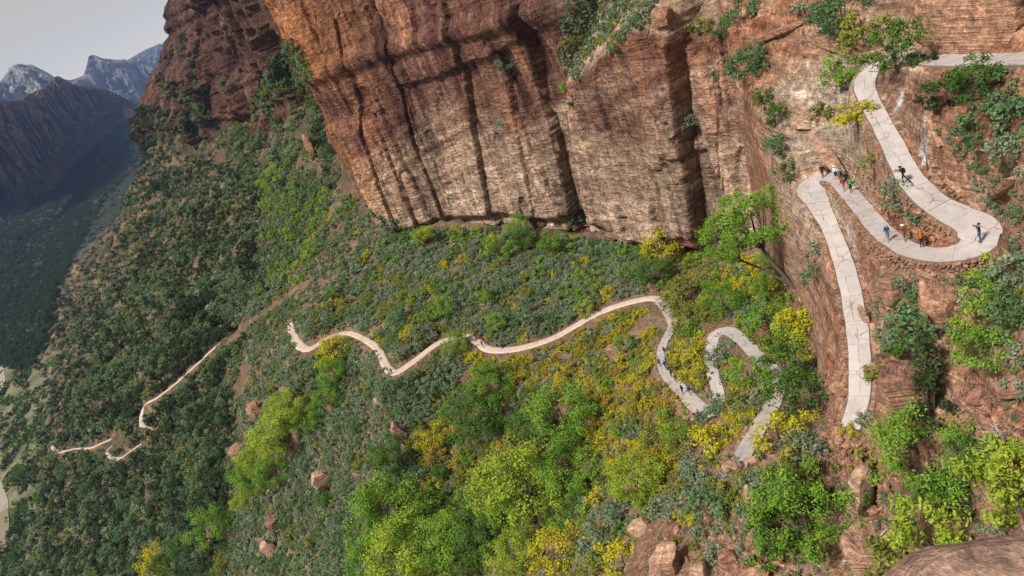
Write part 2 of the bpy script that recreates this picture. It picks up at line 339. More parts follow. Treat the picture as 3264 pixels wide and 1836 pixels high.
# joints read off the photograph, right to left: points, half width, depth, offset of the panel on its left
JOINTS = [
 ([(2303, 200), (2303, 380), (2311, 590), (2312, 800)], .5, 2.5, -.6),
 ([(2270, 120), (2273, 253), (2290, 380), (2288, 550), (2290, 800)], .55, 3.0, -1.0),
 ([(2150, 40), (2156, 93), (2176, 296), (2190, 450), (2215, 650), (2225, 780)], .6, 2.5, 1.6),
 ([(1800, 120), (1806, 160), (1840, 296), (1865, 443), (1886, 612), (1912, 770)], .4, 2.0, -.9),
 ([(1735, 0), (1760, 180), (1800, 420), (1840, 640), (1850, 740)], .35, 1.2, -1.9),
 ([(1660, 0), (1679, 106), (1692, 169), (1713, 274), (1755, 414), (1781, 528), (1797, 612), (1815, 740)], .45, 2.6, .2),
 ([(1622, 200), (1640, 330), (1690, 560), (1712, 740)], .22, .8, .7),
 ([(1560, 0), (1582, 106), (1595, 177), (1607, 338), (1633, 507), (1650, 612), (1668, 730)], .5, 2.0, -.5),
 ([(1420, 0), (1460, 127), (1476, 211), (1510, 380), (1548, 612), (1570, 720)], .55, 3.4, .5),
 ([(1372, 420), (1400, 560), (1440, 640), (1460, 720)], .3, 1.2, .4),
 ([(1316, 0), (1350, 135), (1384, 253), (1392, 300)], .25, .9, .0),
 ([(1195, 0), (1248, 118), (1261, 220), (1291, 338), (1324, 465), (1384, 612), (1420, 720)], .6, 3.2, .4),
 ([(1225, 420), (1262, 520), (1310, 640), (1340, 720)], .35, 1.4, .9),
 ([(1075, 60), (1100, 160), (1143, 274), (1175, 422), (1240, 612), (1275, 720)], .5, 1.8, 1.3),
 ([(1000, 0), (1030, 120), (1075, 260), (1100, 400), (1160, 560), (1205, 680)], .35, 1.3, .6),
]
JF = [([(610, 0), (693, 0), (770, 130), (823, 203), (883, 304), (905, 350)], 3.0, 11, -3), ([(560, 0), (640, 110), (700, 260), (760, 370)], 2.0, 6, 2), ([(800, 0), (850, 120), (880, 200)], 2.5, 6, 3), ([(730, 0), (790, 110), (850, 230)], 1.5, 4, -2),
      ([(560, 120), (600, 220), (660, 330), (720, 430)], 2.0, 5, 3), ([(520, 30), (545, 110), (580, 200)], 2.0, 6, -3)]
def col_s():
    s = [0.0]
    while s[-1] < _ds[-1]:
        a = s[-1]; i = np.searchsorted(_ds, a); h_ = _dh[min(i, len(_dh)-1)]
        st = .30 if a < S_E+6 else (2.2 if a < S_F-15 else (.95 if a < S_C+25 else 6))
        if a < 14: st = 1.0
        s.append(a+st)
    return np.array(s[:-1])
cs = col_s(); NR = 330
cpx = np.interp(cs, _ds, _dp[:, 0]); cpy = np.interp(cs, _ds, _dp[:, 1])
tx = np.gradient(cpx, cs); ty = np.gradient(cpy, cs); tl = np.hypot(tx, ty)
def blur(a, k):
    kk = np.ones(2*k+1)/(2*k+1); return np.convolve(np.pad(a, k, mode='edge'), kk, 'valid')
nx = blur(-ty/tl, 7); ny = blur(tx/tl, 7)                       # outward: towards the canyon
if nx[400]*cpx[400]+ny[400]*cpy[400] > 0: nx, ny = -nx, -ny
far = sstep(S_F-30, S_F+20, cs)
chh = np.hypot(cpx, cpy)
zb = 214-0*cs; ztop = 322+far*(95)
T = np.linspace(0, 1, NR)[:, None]
Sg = np.broadcast_to(cs[None], (NR, len(cs))).copy(); Zc = zb[None]+T*(ztop-zb)[None]
off = np.zeros_like(Sg)
farG = np.broadcast_to(far[None], Sg.shape)
wob = .55*fbm(Sg*.05, Zc*.05, Sg*0+3, 3)
def apply_joints(js, isfar):
    prev = 0.0
    for pts, w, dep, o_left in js:
        q = szl(pts, isfar); q = q[np.argsort(q[:, 1])]
        z0, z1 = q[0, 1], q[-1, 1]
        sc = np.interp(Zc, q[:, 1], q[:, 0])
        fade = sstep(z0-4, z0, Zc)*(1-sstep(z1+2, z1+8, Zc))
        sel = (farG > .5) if isfar else (Sg < S_E-.5)
        d = Sg-sc+wob*(2.5 if isfar else .5)
        ww = w*.36*(.35+1.1*np.clip(.5+.8*noise3(Sg*.0+dep, Zc*.12, Sg*0+w*9), 0, 1.3))
        rec = -1.9*dep*np.exp(-np.abs(d/ww)**2.2)*fade*np.clip(.75+1.1*noise3(Sg*0+w*31, Zc*.055, Sg*0+dep*7), .12, 1.2)
        stp = (1.0 if isfar else 1.7)*(o_left-prev)*sstep(-.22 if not isfar else -1.2, .22 if not isfar else 1.2, d)*fade
        off[sel] += (rec+stp)[sel]
        prev = o_left
apply_joints(JOINTS, False); apply_joints(JF, True)
# smaller joints: columns cut into blocks
def blocks(scale_s, scale_z, amp, seed, sharp=.08, warp=1.0):
    ss = Sg/scale_s+seed+.35*warp*fbm(Sg/scale_s*.3, Zc*.03, Sg*0+seed, 2)+.12*fbm(Sg*0+seed, Zc*.1, Sg*.05, 2)
    c = np.floor(ss); f = ss-c
    h1 = noise3(c*7.31+.5, c*0+seed*3.3, c*1.7+.2); 
    zz = Zc/scale_z+h1*5+.15*fbm(Sg*.15, Zc*.15, Sg*0+seed, 2)
    cz = np.floor(zz); g = zz-cz
    hh = noise3(c*3.17+.37, cz*5.71+.61, c*0+seed)*1.6
    hn = noise3((c+1)*3.17+.37, cz*5.71+.61, c*0+seed)*1.6
    v = hh+(hn-hh)*sstep(1-sharp, 1, f)
    crack = np.exp(-((f-1+sharp*.5)/(sharp*.45))**2)*(noise3(c*1.9+.3, cz*2.3+.1, c*0+seed)+.35).clip(0, 1)
    ledge = np.exp(-(np.minimum(g, 1-g)/.03)**2)*.35
    return amp*(v-crack*.9-ledge*.6)
nearG = 1-farG
off += nearG*(blocks(8.5, 42, 1.15, 3.2, .035, .6)+blocks(3.6, 20, .42, 9.7, .05, .6)+blocks(1.3, 2.6, .12, 5.5, .15))
off += nearG*.16*(ridged(Sg*.5, Zc*.8, Sg*0+4, 3)-.6)
off += farG*(blocks(24, 120, 10.0, 1.7, .05, .5)+blocks(10, 60, 5.0, 6.1, .06, .5)+blocks(4.6, 14, 1.5, 4.4, .12))
# beds: gently dipping laminae in cross-bedded sets
def beds(th, amp, dip, seed):
    setn = np.floor((Zc+.04*Sg+2*noise3(Sg*.03, Zc*.02, Sg*0+seed))/9.0)
    dd = dip*noise3(setn*3.7+.2, setn*0+seed, setn*1.3)
    w = (Zc+dd*Sg+1.2*noise3(Sg*.05, Zc*.1, Sg*0+seed)+.3*noise3(Sg*.3, Zc*.3, Sg*0))/th
    f = w-np.floor(w)
    return amp*(sstep(0, .7, f)-sstep(.8, 1, f)-.4)*(.5+np.clip(noise3(np.floor(w)*2.7+.3, setn*1.3, Sg*.02), -.4, .8))
n_b = fbm(Sg*.04, Zc*.06, Sg*0+61, 3)
bd = nearG*(beds(2.3, .09, .7, 2)*np.clip(.4+1.2*n_b, 0, 1.3)+beds(.7, .035, .55, 8)*np.clip(.5-1.2*n_b, 0, 1.2))+farG*(beds(9, 1.0, .12, 4)+beds(4, .5, .2, 6))
off += bd
off += nearG*.3*fbm(Sg*.06, Zc*.03, Sg*0+1, 4)+farG*4*fbm(Sg*.012, Zc*.008, Sg*0+5, 3)
# ledges and set-backs read off the photograph
def ledge_line(pts, width, ext=6, isfar=False):
    q = szl(pts, isfar); q = q[np.argsort(q[:, 0])]
    zl = np.interp(Sg, q[:, 0], q[:, 1])+.8*fbm(Sg*.2, Sg*0, Sg*0+7, 3)
    m = sstep(q[0, 0]-ext, q[0, 0], Sg)*(1-sstep(q[-1, 0], q[-1, 0]+ext, Sg))
    return zl, m
zl, m_ = ledge_line([(1290, 268), (1380, 245), (1476, 205), (1586, 165)], 1)       # the long overlap half way up
off += m_*(1.3*sstep(-.2, .25, Zc-zl))*(1-sstep(8, 45, Zc-zl))
zl, m_ = ledge_line([(1586, 165), (1640, 130), (1690, 110), (1790, 60)], 1, 3)
off += m_*1.1*sstep(-.2, .3, Zc-zl)
zl, m_ = ledge_line([(1870, 528), (1960, 520), (2060, 510), (2190, 505)], 1, 1)
off += m_*-.3*np.exp(-((Zc-zl)/.35)**2)
zl, m_ = ledge_line([(1890, 680), (1960, 665), (2060, 680), (2200, 700)], 1, 1)
off += m_*(-.35*np.exp(-((Zc-zl)/.3)**2)+.25*sstep(0, .4, zl-Zc))
zfoot, m_ = ledge_line([(1150, 640), (1248, 712), (1384, 736), (1510, 724), (1629, 736), (1726, 762), (1806, 748), (1916, 770), (2051, 772), (2200, 740)], 1, 5)
zfoot += .7*fbm(Sg*.25, Sg*0, Sg*0+2, 3)
off += m_*nearG*-(1.5*sstep(-.1, .5, zfoot-Zc)+.0*Zc)
under = m_*nearG*sstep(-.2, .4, zfoot-Zc)
zbench, m_ = ledge_line([(1800, 250), (1861, 262), (1933, 186), (2038, 106), (2085, 82), (2150, 120), (2200, 150), (2300, 120), (2330, 120)], 1, 2)
mb = m_*nearG
back = mb*np.clip(Zc-zbench+1.0*fbm(Sg*.2, Zc*.2, Sg*0, 3), 0, 60)*1.25
off -= back
bench = mb*sstep(0, 1.5, Zc-zbench)
# shells of rock that fell away and left arched scars
_ra = np.random.RandomState(5)
for q_ in range(26):
    s0, z0, a_, b_ = _ra.uniform(20, S_E-6), _ra.uniform(226, 305), _ra.uniform(1.5, 6), _ra.uniform(3, 13)
    e_ = ((Sg-s0+.6*wob)/a_)**2+(np.maximum(Zc-z0, 0)/b_)**2+(np.maximum(z0-Zc, 0)/(b_*2.2))**2
    off -= nearG*_ra.uniform(.25, .9)*sstep(1.03, .95, e_)*sstep(z0-b_*2.2, z0-b_*.3, Zc)
# the orange buttress bulges; its shoulder leans back higher up
off += nearG*1.0*np.exp(-((Sg-(S_E-14))/9)**2)*sstep(226, 250, Zc)
qb = szl([(905, 90), (930, 200), (985, 300), (1040, 390)])
alc = np.exp(-((Sg-S_E+3)/5)**2-((Zc-sz(985, 270)[1])/7)**2)
off -= nearG*3.0*alc
# far wall: leans back towards the corner, stepped
lean = farG*(.08+.30*sstep(S_F+60, S_C, Sg))
zz_ = (Zc-236)/15+.5*fbm(Sg*.01, Zc*.01, Sg*0, 3)
stepz = (np.floor(zz_)+sstep(.62, 1, zz_-np.floor(zz_)))*15
off -= lean*np.clip(.35*(Zc-232)+.65*stepz, 0, 200)
cornr = sstep(S_C-40, S_C-5, Sg)
inx = np.where(far > .5, -nx*.4+.75*far, -nx); iny = np.where(far > .5, -ny*.4+.35*far, -ny)
ox = nx[None]*off; oy = ny[None]*off
# the corner retreats to the right as it rises
ret = farG*sstep(S_F+150, S_C-20, Sg)*np.clip(Zc-228, 0, 200)
ox = ox+.42*ret; oy = oy+.25*ret
WX = cpx[None]+ox; WY = cpy[None]+oy

# colour of the stone: varnish, tan lower wall, orange buttress, red beds at the foot
def lerp(a, b, t): return a+(b-a)*t[..., None]
dark = np.array([.118, .052, .038]); mid = np.array([.235, .122, .082]); tan = np.array([.44, .305, .21]); orange = np.array([.36, .145, .055]); red = np.array([.31, .125, .082])
n_a = fbm(Sg*.035, Zc*.05, Sg*0+11, 4); n_v = fbm(Sg*.25, Zc*.03, Sg*0+4, 4); n_h = fbm(Sg*.02, Zc*.35+.1*Sg, Sg*0+6, 4)
k1 = sstep(-.45, .45, (254-Zc)/24+.5*n_a+.25*n_h)
colr = lerp(np.broadcast_to(dark, Sg.shape+(3,)), mid, np.clip(.45+.9*n_v+.3*n_h, 0, 1))
colr = lerp(colr, tan, np.clip(k1*(.75+.4*n_h), 0, 1)*nearG)
k2 = nearG*np.exp(-np.clip((S_E-3-Sg)/20, 0, 9)**2)*np.clip(.7+.9*n_a+.4*n_v, 0, 1)*sstep(228, 246, Zc)
colr = lerp(colr, orange, np.clip(k2, 0, .95))
k4 = np.clip(n_v*1.3-.15+.5*(n_a > .25), 0, 1)*.35*nearG
colr = lerp(colr, orange, k4*(1-k1))
colr = lerp(colr, red, under*.9)
colr = lerp(colr, tan, np.clip(bench*.8, 0, 1))
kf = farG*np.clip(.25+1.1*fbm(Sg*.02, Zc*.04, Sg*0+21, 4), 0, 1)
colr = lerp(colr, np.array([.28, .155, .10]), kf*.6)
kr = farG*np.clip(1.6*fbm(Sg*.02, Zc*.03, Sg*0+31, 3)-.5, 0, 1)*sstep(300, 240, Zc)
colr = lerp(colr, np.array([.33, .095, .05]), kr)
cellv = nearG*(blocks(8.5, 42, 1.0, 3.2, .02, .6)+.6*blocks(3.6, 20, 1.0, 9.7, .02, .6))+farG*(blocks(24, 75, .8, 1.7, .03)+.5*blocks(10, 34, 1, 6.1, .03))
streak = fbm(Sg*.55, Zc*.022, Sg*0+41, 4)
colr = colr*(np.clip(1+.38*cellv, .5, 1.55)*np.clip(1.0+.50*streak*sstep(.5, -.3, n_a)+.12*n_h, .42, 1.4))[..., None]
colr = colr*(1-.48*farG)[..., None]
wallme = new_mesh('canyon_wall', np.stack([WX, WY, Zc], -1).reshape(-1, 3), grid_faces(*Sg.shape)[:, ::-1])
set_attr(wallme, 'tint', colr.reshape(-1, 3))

def stone_mat(name, base=None, bed=2.2, scale=1.0, bump=.6, soil=False, crack=.25, ck=.3, lf=.75, hi=1.35, an=.10):
    t = NT(name); p = t.pos()
    if base is None: c = t.attr('tint').outputs['Color']
    else: c = t.mix(t.n('ObjectInfo').outputs['Random'], base[0], base[1])
    def lam(rot, th):
        q = t.pos((an*scale, an*scale, th*scale), rot)
        return t.noise(q, 1.0, 5, .6, .25)
    # sets of laminae that change their dip from set to set
    sel = t.ramp(t.noise(t.pos((.03*scale, .03*scale, .11*scale)), 1.0, 2, .5), (.44, 0.0), (.50, 1.0))
    sel2 = t.ramp(t.noise(t.pos((.045*scale, .045*scale, .14*scale), (.3, 0, 0)), 1.0, 2, .5), (.50, 0.0), (.54, 1.0))
    la = t.mix(sel, lam((.30, -.22, 0), bed), lam((-.34, .20, 0), bed*1.5)); la = t.mix(sel2, la, lam((.05, .06, 0), bed*.7))
    n2 = t.noise(p, .55*scale, 7, .66); n3 = t.noise(p, 3.4*scale, 4, .75)
    vo = t.n('TexVoronoi', feature='DISTANCE_TO_EDGE', i_Vector=t.mix(.12, t.pos((crack*scale, crack*scale, crack*.5*scale)), t.n('TexNoise', i_Vector=p, i_Scale=.8).outputs['Color'], 'ADD'), i_Scale=1.0).outputs['Distance']
    crk = t.ramp(vo, (.0, .30), (.012, .55), (.03, 1.0))
    rock = t.mix(lf, c, t.ramp(la, (.34, .42), (.45, .95), (.52, .70), (.58, 1.0), (.68, hi)), 'MULTIPLY')
    rock = t.mix(.85, rock, t.ramp(n2, (.30, .38), (.48, .95), (.70, 1.55)), 'MULTIPLY')  # strong mottling also paints fine highlights and shadows into the stone
    rock = t.mix(.7, rock, t.ramp(n3, (.34, .50), (.62, 1.32)), 'MULTIPLY')
    rock = t.mix(.55, rock, t.ramp(t.noise(p, 1.35*scale, 3, .6), (.36, .50), (.50, .95), (.64, 1.45)), 'MULTIPLY')
    rock = t.mix(t.ramp(t.noise(p, .22*scale, 3), (.46, 0.0), (.60, ck)), rock, crk, 'MULTIPLY')
    hgt = t.math('ADD', t.math('MULTIPLY', la, 1.3), t.math('ADD', t.math('MULTIPLY', n2, .9), t.math('MULTIPLY', n3, .22)))
    hgt = t.math('ADD', hgt, t.math('MULTIPLY', crk, .5*ck))
    if soil:
        ra = t.attr('rock').outputs['Fac']
        pb = t.n('TexVoronoi', i_Vector=p, i_Scale=1.6); pb2 = t.n('TexVoronoi', i_Vector=p, i_Scale=.45)
        s_ = t.mix(.8, c, t.ramp(n2, (.3, .6), (.5, 1.0), (.7, 1.35)), 'MULTIPLY')
        s_ = t.mix(.7, s_, t.ramp(pb.outputs['Distance'], (.1, 1.25), (.5, .62)), 'MULTIPLY')
        s_ = t.mix(.5, s_, t.ramp(pb2.outputs['Distance'], (.1, 1.2), (.6, .65)), 'MULTIPLY')
        s_ = t.mix(t.ramp(n3, (.58, 0.0), (.66, .55)), s_, (.46, .34, .24))
        s_ = t.mix(t.ramp(t.noise(p, .9, 3), (.5, 0.0), (.62, .5)), s_, (.10, .09, .05))
        hs_ = t.math('SUBTRACT', t.math('MULTIPLY', n2, 1.2), t.math('MULTIPLY', pb.outputs['Distance'], .5))
        col = t.mix(ra, s_, rock); mh = t.n('Mix', data_type='FLOAT', i_0=ra, i_2=hs_, i_3=hgt); hgt = mh.outputs[0]
    else: col = rock
    return t.done(col, .92, hgt, bump, 1.0/scale, .12)
M_WALL = stone_mat('wall_sandstone', bed=1.25, scale=.85, bump=1.0, crack=.22, ck=.6, lf=.42, an=.22)
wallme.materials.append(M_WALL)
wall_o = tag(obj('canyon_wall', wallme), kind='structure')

# ------------------------------------------------------------------ ground mesh and its colours
az_g = np.broadcast_to(_az[None], Xg.shape); r_g = np.hypot(Xg, Yg)
soil = np.array([.40, .235, .145]); slick = np.array([.42, .205, .12]); pale = np.array([.47, .36, .265]); rust = np.array([.25, .08, .038]); scrub = np.array([.022, .034, .022]); meadow = np.array([.20, .19, .095])*np.clip(1+.9*fbm(Xg*.02, Yg*.05, Xg*0+9, 4), .45, 1.7)[..., None]
g1 = fbm(Xg*.03, Yg*.03, Zg*.05, 4); g2 = fbm(Xg*.15, Yg*.15, Zg*.5, 4); g3 = fbm(Xg*.08, Yg*.08, Zg*1.2, 3)
gc = lerp(np.broadcast_to(soil, Xg.shape+(3,)), np.array([.26, .12, .075]), np.clip(.3+1.2*g1, 0, 1))
rk = lerp(np.broadcast_to(slick, Xg.shape+(3,)), rust, np.clip(.25+1.5*g2, 0, 1))
lay = np.clip(1.3*noise3(Xg*.05+Zg*.15, Yg*.05, Zg*.75+.12*Xg)+.7*noise3(Xg*.1, Yg*.1, Zg*2.4), -1, 1)
rk = rk*(1+.55*lay)[..., None]
rk = lerp(rk, pale, np.clip(1.6*g3-.2, 0, 1)*.8)
gc = lerp(gc, rk, UPg)
ps = np.array([P(2600, 380, h=94)[:2], P(2700, 500, h=84)[:2]])
kp = np.exp(-(np.hypot(Xg-ps[0, 0], Yg-ps[0, 1])/9)**2)+np.exp(-(np.hypot(Xg-ps[1, 0], Yg-ps[1, 1])/7)**2)
gc = lerp(gc, pale, np.clip(kp*UPg*(.8+.8*g3), 0, 1))
vk = sstep(100, 78, Zg)*sstep(380, 520, r_g)
gc = lerp(gc, meadow, vk*sstep(1500, 900, r_g))
gc = lerp(gc, lerp(np.broadcast_to(scrub, Xg.shape+(3,)), np.array([.07, .06, .045]), np.clip(2*fbm(Xg*.012, Yg*.012, Xg*0, 5)-.25, 0, 1)), vk*sstep(900, 1500, r_g))
wash = np.exp(-np.abs(PDg)/1.4)*.5
gc = lerp(gc, np.array([.42, .29, .20]), wash)
kl = (.55*sstep(95, 125, r_g)+.45*sstep(210, 330, r_g))*(1-UPg)*np.clip(.75+.6*g2+.4*g1, 0, 1)*(1-vk)
gc = lerp(gc, lerp(np.broadcast_to(np.array([.075, .080, .042]), Xg.shape+(3,)), np.array([.045, .048, .025]), sstep(230, 330, r_g)), kl*.88)  # olive ground cover, painted darker to deepen the shade between shrubs
gc = lerp(gc, np.array([.47, .295, .19]), .62*sstep(64, 52, r_g)*np.clip(.7+.8*g2, 0, 1))
_d = np.stack([Xg, Yg, Zg-CAMZ], -1); _zf = _d@Fw; _gx = CX+F*(_d@_r)/_zf; _gy = CY-F*(_d@_u)/_zf
for pts_, wd in ((((2965, 325), (2952, 380), (2946, 440), (2938, 515)), 15), (((2880, 300), (2858, 350)), 9), (((2960, 535), (3010, 560)), 9), (((2712, 755), (2745, 830)), 10)):
    for (x0, y0), (x1, y1) in zip(pts_[:-1], pts_[1:]):
        t_ = np.clip(((_gx-x0)*(x1-x0)+(_gy-y0)*(y1-y0))/((x1-x0)**2+(y1-y0)**2), 0, 1); d_ = np.hypot(_gx-x0-t_*(x1-x0), _gy-y0-t_*(y1-y0))
        gc = lerp(gc, np.array([.72, .70, .68]), np.clip(1.5*sstep(wd*1.2, wd*.2, d_)*(.55+1.2*noise3(Xg*1.1, Yg*1.1, Zg*.35)), 0, .9)*(r_g < 120))
gme = new_mesh('hillside', np.stack([Xg, Yg, Zg], -1).reshape(-1, 3), grid_faces(*Xg.shape)[:, ::-1])
set_attr(gme, 'tint', gc.reshape(-1, 3))
set_attr(gme, 'rock', np.clip(UPg.ravel()*1.3-.15, 0, 1))
M_GROUND = stone_mat('hillside_rock_and_soil', bed=1.5, scale=1.5, bump=1.0, soil=True, crack=.5, lf=.95, hi=1.5)
gme.materials.append(M_GROUND)
ground_o = tag(obj('hillside', gme), kind='structure')
# ------------------------------------------------------------------ where things stand
bpy.context.view_layer.update()
_dg = bpy.context.evaluated_depsgraph_get()
_eg, _ew = ground_o.evaluated_get(_dg), wall_o.evaluated_get(_dg)
ORG = Vector((0, 0, CAMZ))
def hit(px, py, what='both'):
    """the ground or wall point seen at a photo position -> (point, normal, distance)"""
    d = Vector(ray(px, py)); best = None
    for e in (_eg, _ew):
        if what == 'ground' and e is _ew or what == 'wall' and e is _eg: continue
        ok, l, n, i = e.ray_cast(ORG, d)
        if ok and (best is None or (l-ORG).length < best[2]): best = (l.copy(), n.copy(), (l-ORG).length)
    return best
def drop(x, y, z=600):
    ok, l, n, i = _eg.ray_cast(Vector((x, y, z)), Vector((0, 0, -1))); return (l, n) if ok else None
def proj(p):
    d = np.asarray(p, float)-np.array([0, 0, CAMZ]); zf = d@Fw
    return CX+F*(d@_r)/zf, CY-F*(d@_u)/zf
TRPX = []                                                     # the trails as seen: centre and half width, to keep them clear
for _n, _p in TR.items():
    x, y = proj(_p[:, :3]); D = np.linalg.norm(_p[:, :3]-np.array([0, 0, CAMZ]), axis=1)
    TRPX.append(np.c_[x, y, _p[:, 3]*.5*F/D, np.full(len(x), {'UP': 1, 'MID': .9, 'LONG': .82, 'LOW': .66, 'LOW2': .6}[_n])])
TRPX = np.vstack(TRPX)
def on_trail(px, py, rpx, slack=.7):
    d = np.hypot((TRPX[:, 0]-px), (TRPX[:, 1]-py)); return bool((d < TRPX[:, 2]*.85*TRPX[:, 3]+rpx*slack*TRPX[:, 3]).any())
def inside(px, py, poly):
    c = False; n = len(poly); j = n-1
    for i in range(n):
        a, b = poly[i], poly[j]
        if (a[1] > py) != (b[1] > py) and px < (b[0]-a[0])*(py-a[1])/(b[1]-a[1])+a[0]: c = not c
        j = i
    return c

# ------------------------------------------------------------------ plants
rng = np.random.RandomState(11)
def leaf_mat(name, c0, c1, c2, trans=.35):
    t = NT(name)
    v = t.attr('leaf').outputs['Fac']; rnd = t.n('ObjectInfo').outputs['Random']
    c = t.mix(rnd, c0, c1); c = t.mix(t.math('MULTIPLY', t.math('POWER', v, 2.0), .8), c, c2)  # third tone paints lit highlights into part of the leaves
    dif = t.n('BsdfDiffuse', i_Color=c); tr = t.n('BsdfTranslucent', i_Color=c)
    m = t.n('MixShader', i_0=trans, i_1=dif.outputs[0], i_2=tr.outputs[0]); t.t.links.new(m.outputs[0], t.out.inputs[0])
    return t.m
LM = {
 'sage': leaf_mat('sage_leaf', (.130, .172, .096), (.180, .230, .132), (.36, .42, .26)),
 'scrub': leaf_mat('scrub_leaf', (.070, .135, .055), (.105, .185, .075), (.24, .34, .15)),
 'juniper': leaf_mat('juniper_leaf', (.026, .042, .018), (.046, .066, .026), (.115, .150, .056)),
 'olive': leaf_mat('olive_leaf', (.13, .16, .030), (.19, .21, .038), (.36, .37, .08)),
 'green': leaf_mat('green_leaf', (.10, .22, .024), (.16, .29, .034), (.34, .48, .08)),
 'valley': leaf_mat('valley_leaf', (.030, .055, .022), (.045, .075, .028), (.09, .13, .05)),
 'deep': leaf_mat('deep_green_leaf', (.055, .125, .026), (.08, .155, .030), (.18, .28, .06)),
 'lime': leaf_mat('lime_leaf', (.22, .32, .030), (.28, .37, .036), (.48, .54, .08)),
 'yellow': leaf_mat('yellow_leaf', (.36, .34, .022), (.44, .39, .026), (.62, .56, .06)),
 'amber': leaf_mat('amber_leaf', (.29, .215, .028), (.35, .25, .03), (.50, .40, .06)),
}
def bark_mat(name, a, b):
    t = NT(name); n = t.noise(t.pos((3, 3, 1)), 4, 4); return t.done(t.mix(n, a, b), .9, n, .5, .05)
M_BARK = bark_mat('bark', (.05, .036, .026), (.11, .085, .065)); M_DEAD = bark_mat('dead_wood', (.30, .28, .26), (.48, .45, .42))
def crown_mesh(name, seed, R, nclump, nleaf, size, flat=.8, shape='round', core=.34, hollow=.45):
    """a crown of many small leaf faces gathered in clumps; unit: crown radius R, base of crown at z=0"""
    r = np.random.RandomState(seed)
    cs_ = []
    while len(cs_) < nclump:
        p = r.uniform(-1, 1, 3); d = np.linalg.norm(p)
        if shape == 'cone':
            z = (p[2]+1)/2; rad = (1-z)*.62+.05
            q = np.array([p[0]*rad, p[1]*rad, z*2.1])
            if math.hypot(p[0], p[1]) > 1: continue
            cs_.append(q)
        else:
            if d > 1 or d < hollow: continue
            if shape == 'bush' and p[2] < -.35: continue
            cs_.append(np.array([p[0]*(1+.25*r.rand()), p[1]*(1+.25*r.rand()), p[2]*flat+flat*(.45 if shape == 'bush' else .95)]))
    cs_ = np.array(cs_); cr0 = (.30+.26*r.rand(nclump))*(1.0 if shape != 'cone' else .55)*(6.0/nclump)**.22
    k = r.randint(0, nclump, nleaf)
    d = r.normal(size=(nleaf, 3)); d /= np.linalg.norm(d, axis=1, keepdims=True)
    rad = cr0[k]*(.35+.75*r.rand(nleaf)**.7)
    c = cs_[k]+d*rad[:, None]*np.array([1, 1, .8]); c[:, 2] = np.maximum(c[:, 2], .04)
    nrm = d*.8+r.normal(size=(nleaf, 3))*.55+np.array([0, 0, .35]); nrm /= np.linalg.norm(nrm, axis=1, keepdims=True)
    t = np.cross(nrm, r.normal(size=(nleaf, 3))); t /= np.linalg.norm(t, axis=1, keepdims=True); b = np.cross(nrm, t)
    s = size*(.6+.8*r.rand(nleaf))[:, None]
    c, s = c*R, s
    v = np.stack([c-t*s*1.1, c-b*s*.55+nrm*s*.15, c+t*s*1.1, c+b*s*.55-nrm*s*.12], 1).reshape(-1, 3)
    # the shaded inside of each clump: a small rough lump
    g = np.array([(0, 0, 1), (1, 0, 0), (0, 1, 0), (-1, 0, 0), (0, -1, 0), (0, 0, -1)], float); gf = np.array([(0, 1, 2), (0, 2, 3), (0, 3, 4), (0, 4, 1), (5, 2, 1), (5, 3, 2), (5, 4, 3), (5, 1, 4)])
    cv = (cs_[:, None, :]+g[None]*(cr0*core)[:, None, None]*(.8+.4*r.rand(nclump, 6, 1)))*R; cv[..., 2] = np.maximum(cv[..., 2], .0)
    cf = (np.arange(nclump)[:, None, None]*6+gf[None]).reshape(-1, 3)+nleaf*4
    cf = np.concatenate([cf, cf[:, 2:3]], 1)
    me = bpy.data.meshes.new(name)
    me.from_pydata(np.vstack([v, cv.reshape(-1, 3)]).tolist(), [], [tuple(q) for q in np.arange(nleaf*4).reshape(-1, 4).tolist()]+[tuple(q[:3]) for q in cf.tolist()])
    val = np.clip(r.rand(nleaf)*.5+.45*r.rand(nclump)[k]**2+.25*(cs_[k][:, 2] > np.median(cs_[:, 2]))+.15*r.normal(size=nleaf), 0, 1)  # upper clumps painted lighter, as if lit from above
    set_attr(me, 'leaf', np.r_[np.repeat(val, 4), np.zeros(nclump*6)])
    return me, cs_*R
def tube(pts, rads, n=5):
    pts = np.asarray(pts, float); V = []; Fc = []
    for i, (p, r_) in enumerate(zip(pts, rads)):
        d = pts[min(i+1, len(pts)-1)]-pts[max(i-1, 0)]; d = d/(np.linalg.norm(d)+1e-9)
        a = np.cross(d, [0.3, 0.9, 0.2]); a /= np.linalg.norm(a)+1e-9; b = np.cross(d, a)
        for k in range(n):
            th = 2*math.pi*k/n; V.append(p+r_*(math.cos(th)*a+math.sin(th)*b))
    for i in range(len(pts)-1):
        for k in range(n): Fc.append((i*n+k, i*n+(k+1) % n, (i+1)*n+(k+1) % n, (i+1)*n+k))
    return V, Fc
def join_tubes(name, tubes, mat):
    V, Fc = [], []
    for pts, rads, n in tubes:
        v, f = tube(pts, rads, n); o = len(V); V += v; Fc += [tuple(i+o for i in q) for q in f]
    return new_mesh(name, V, Fc, [mat])
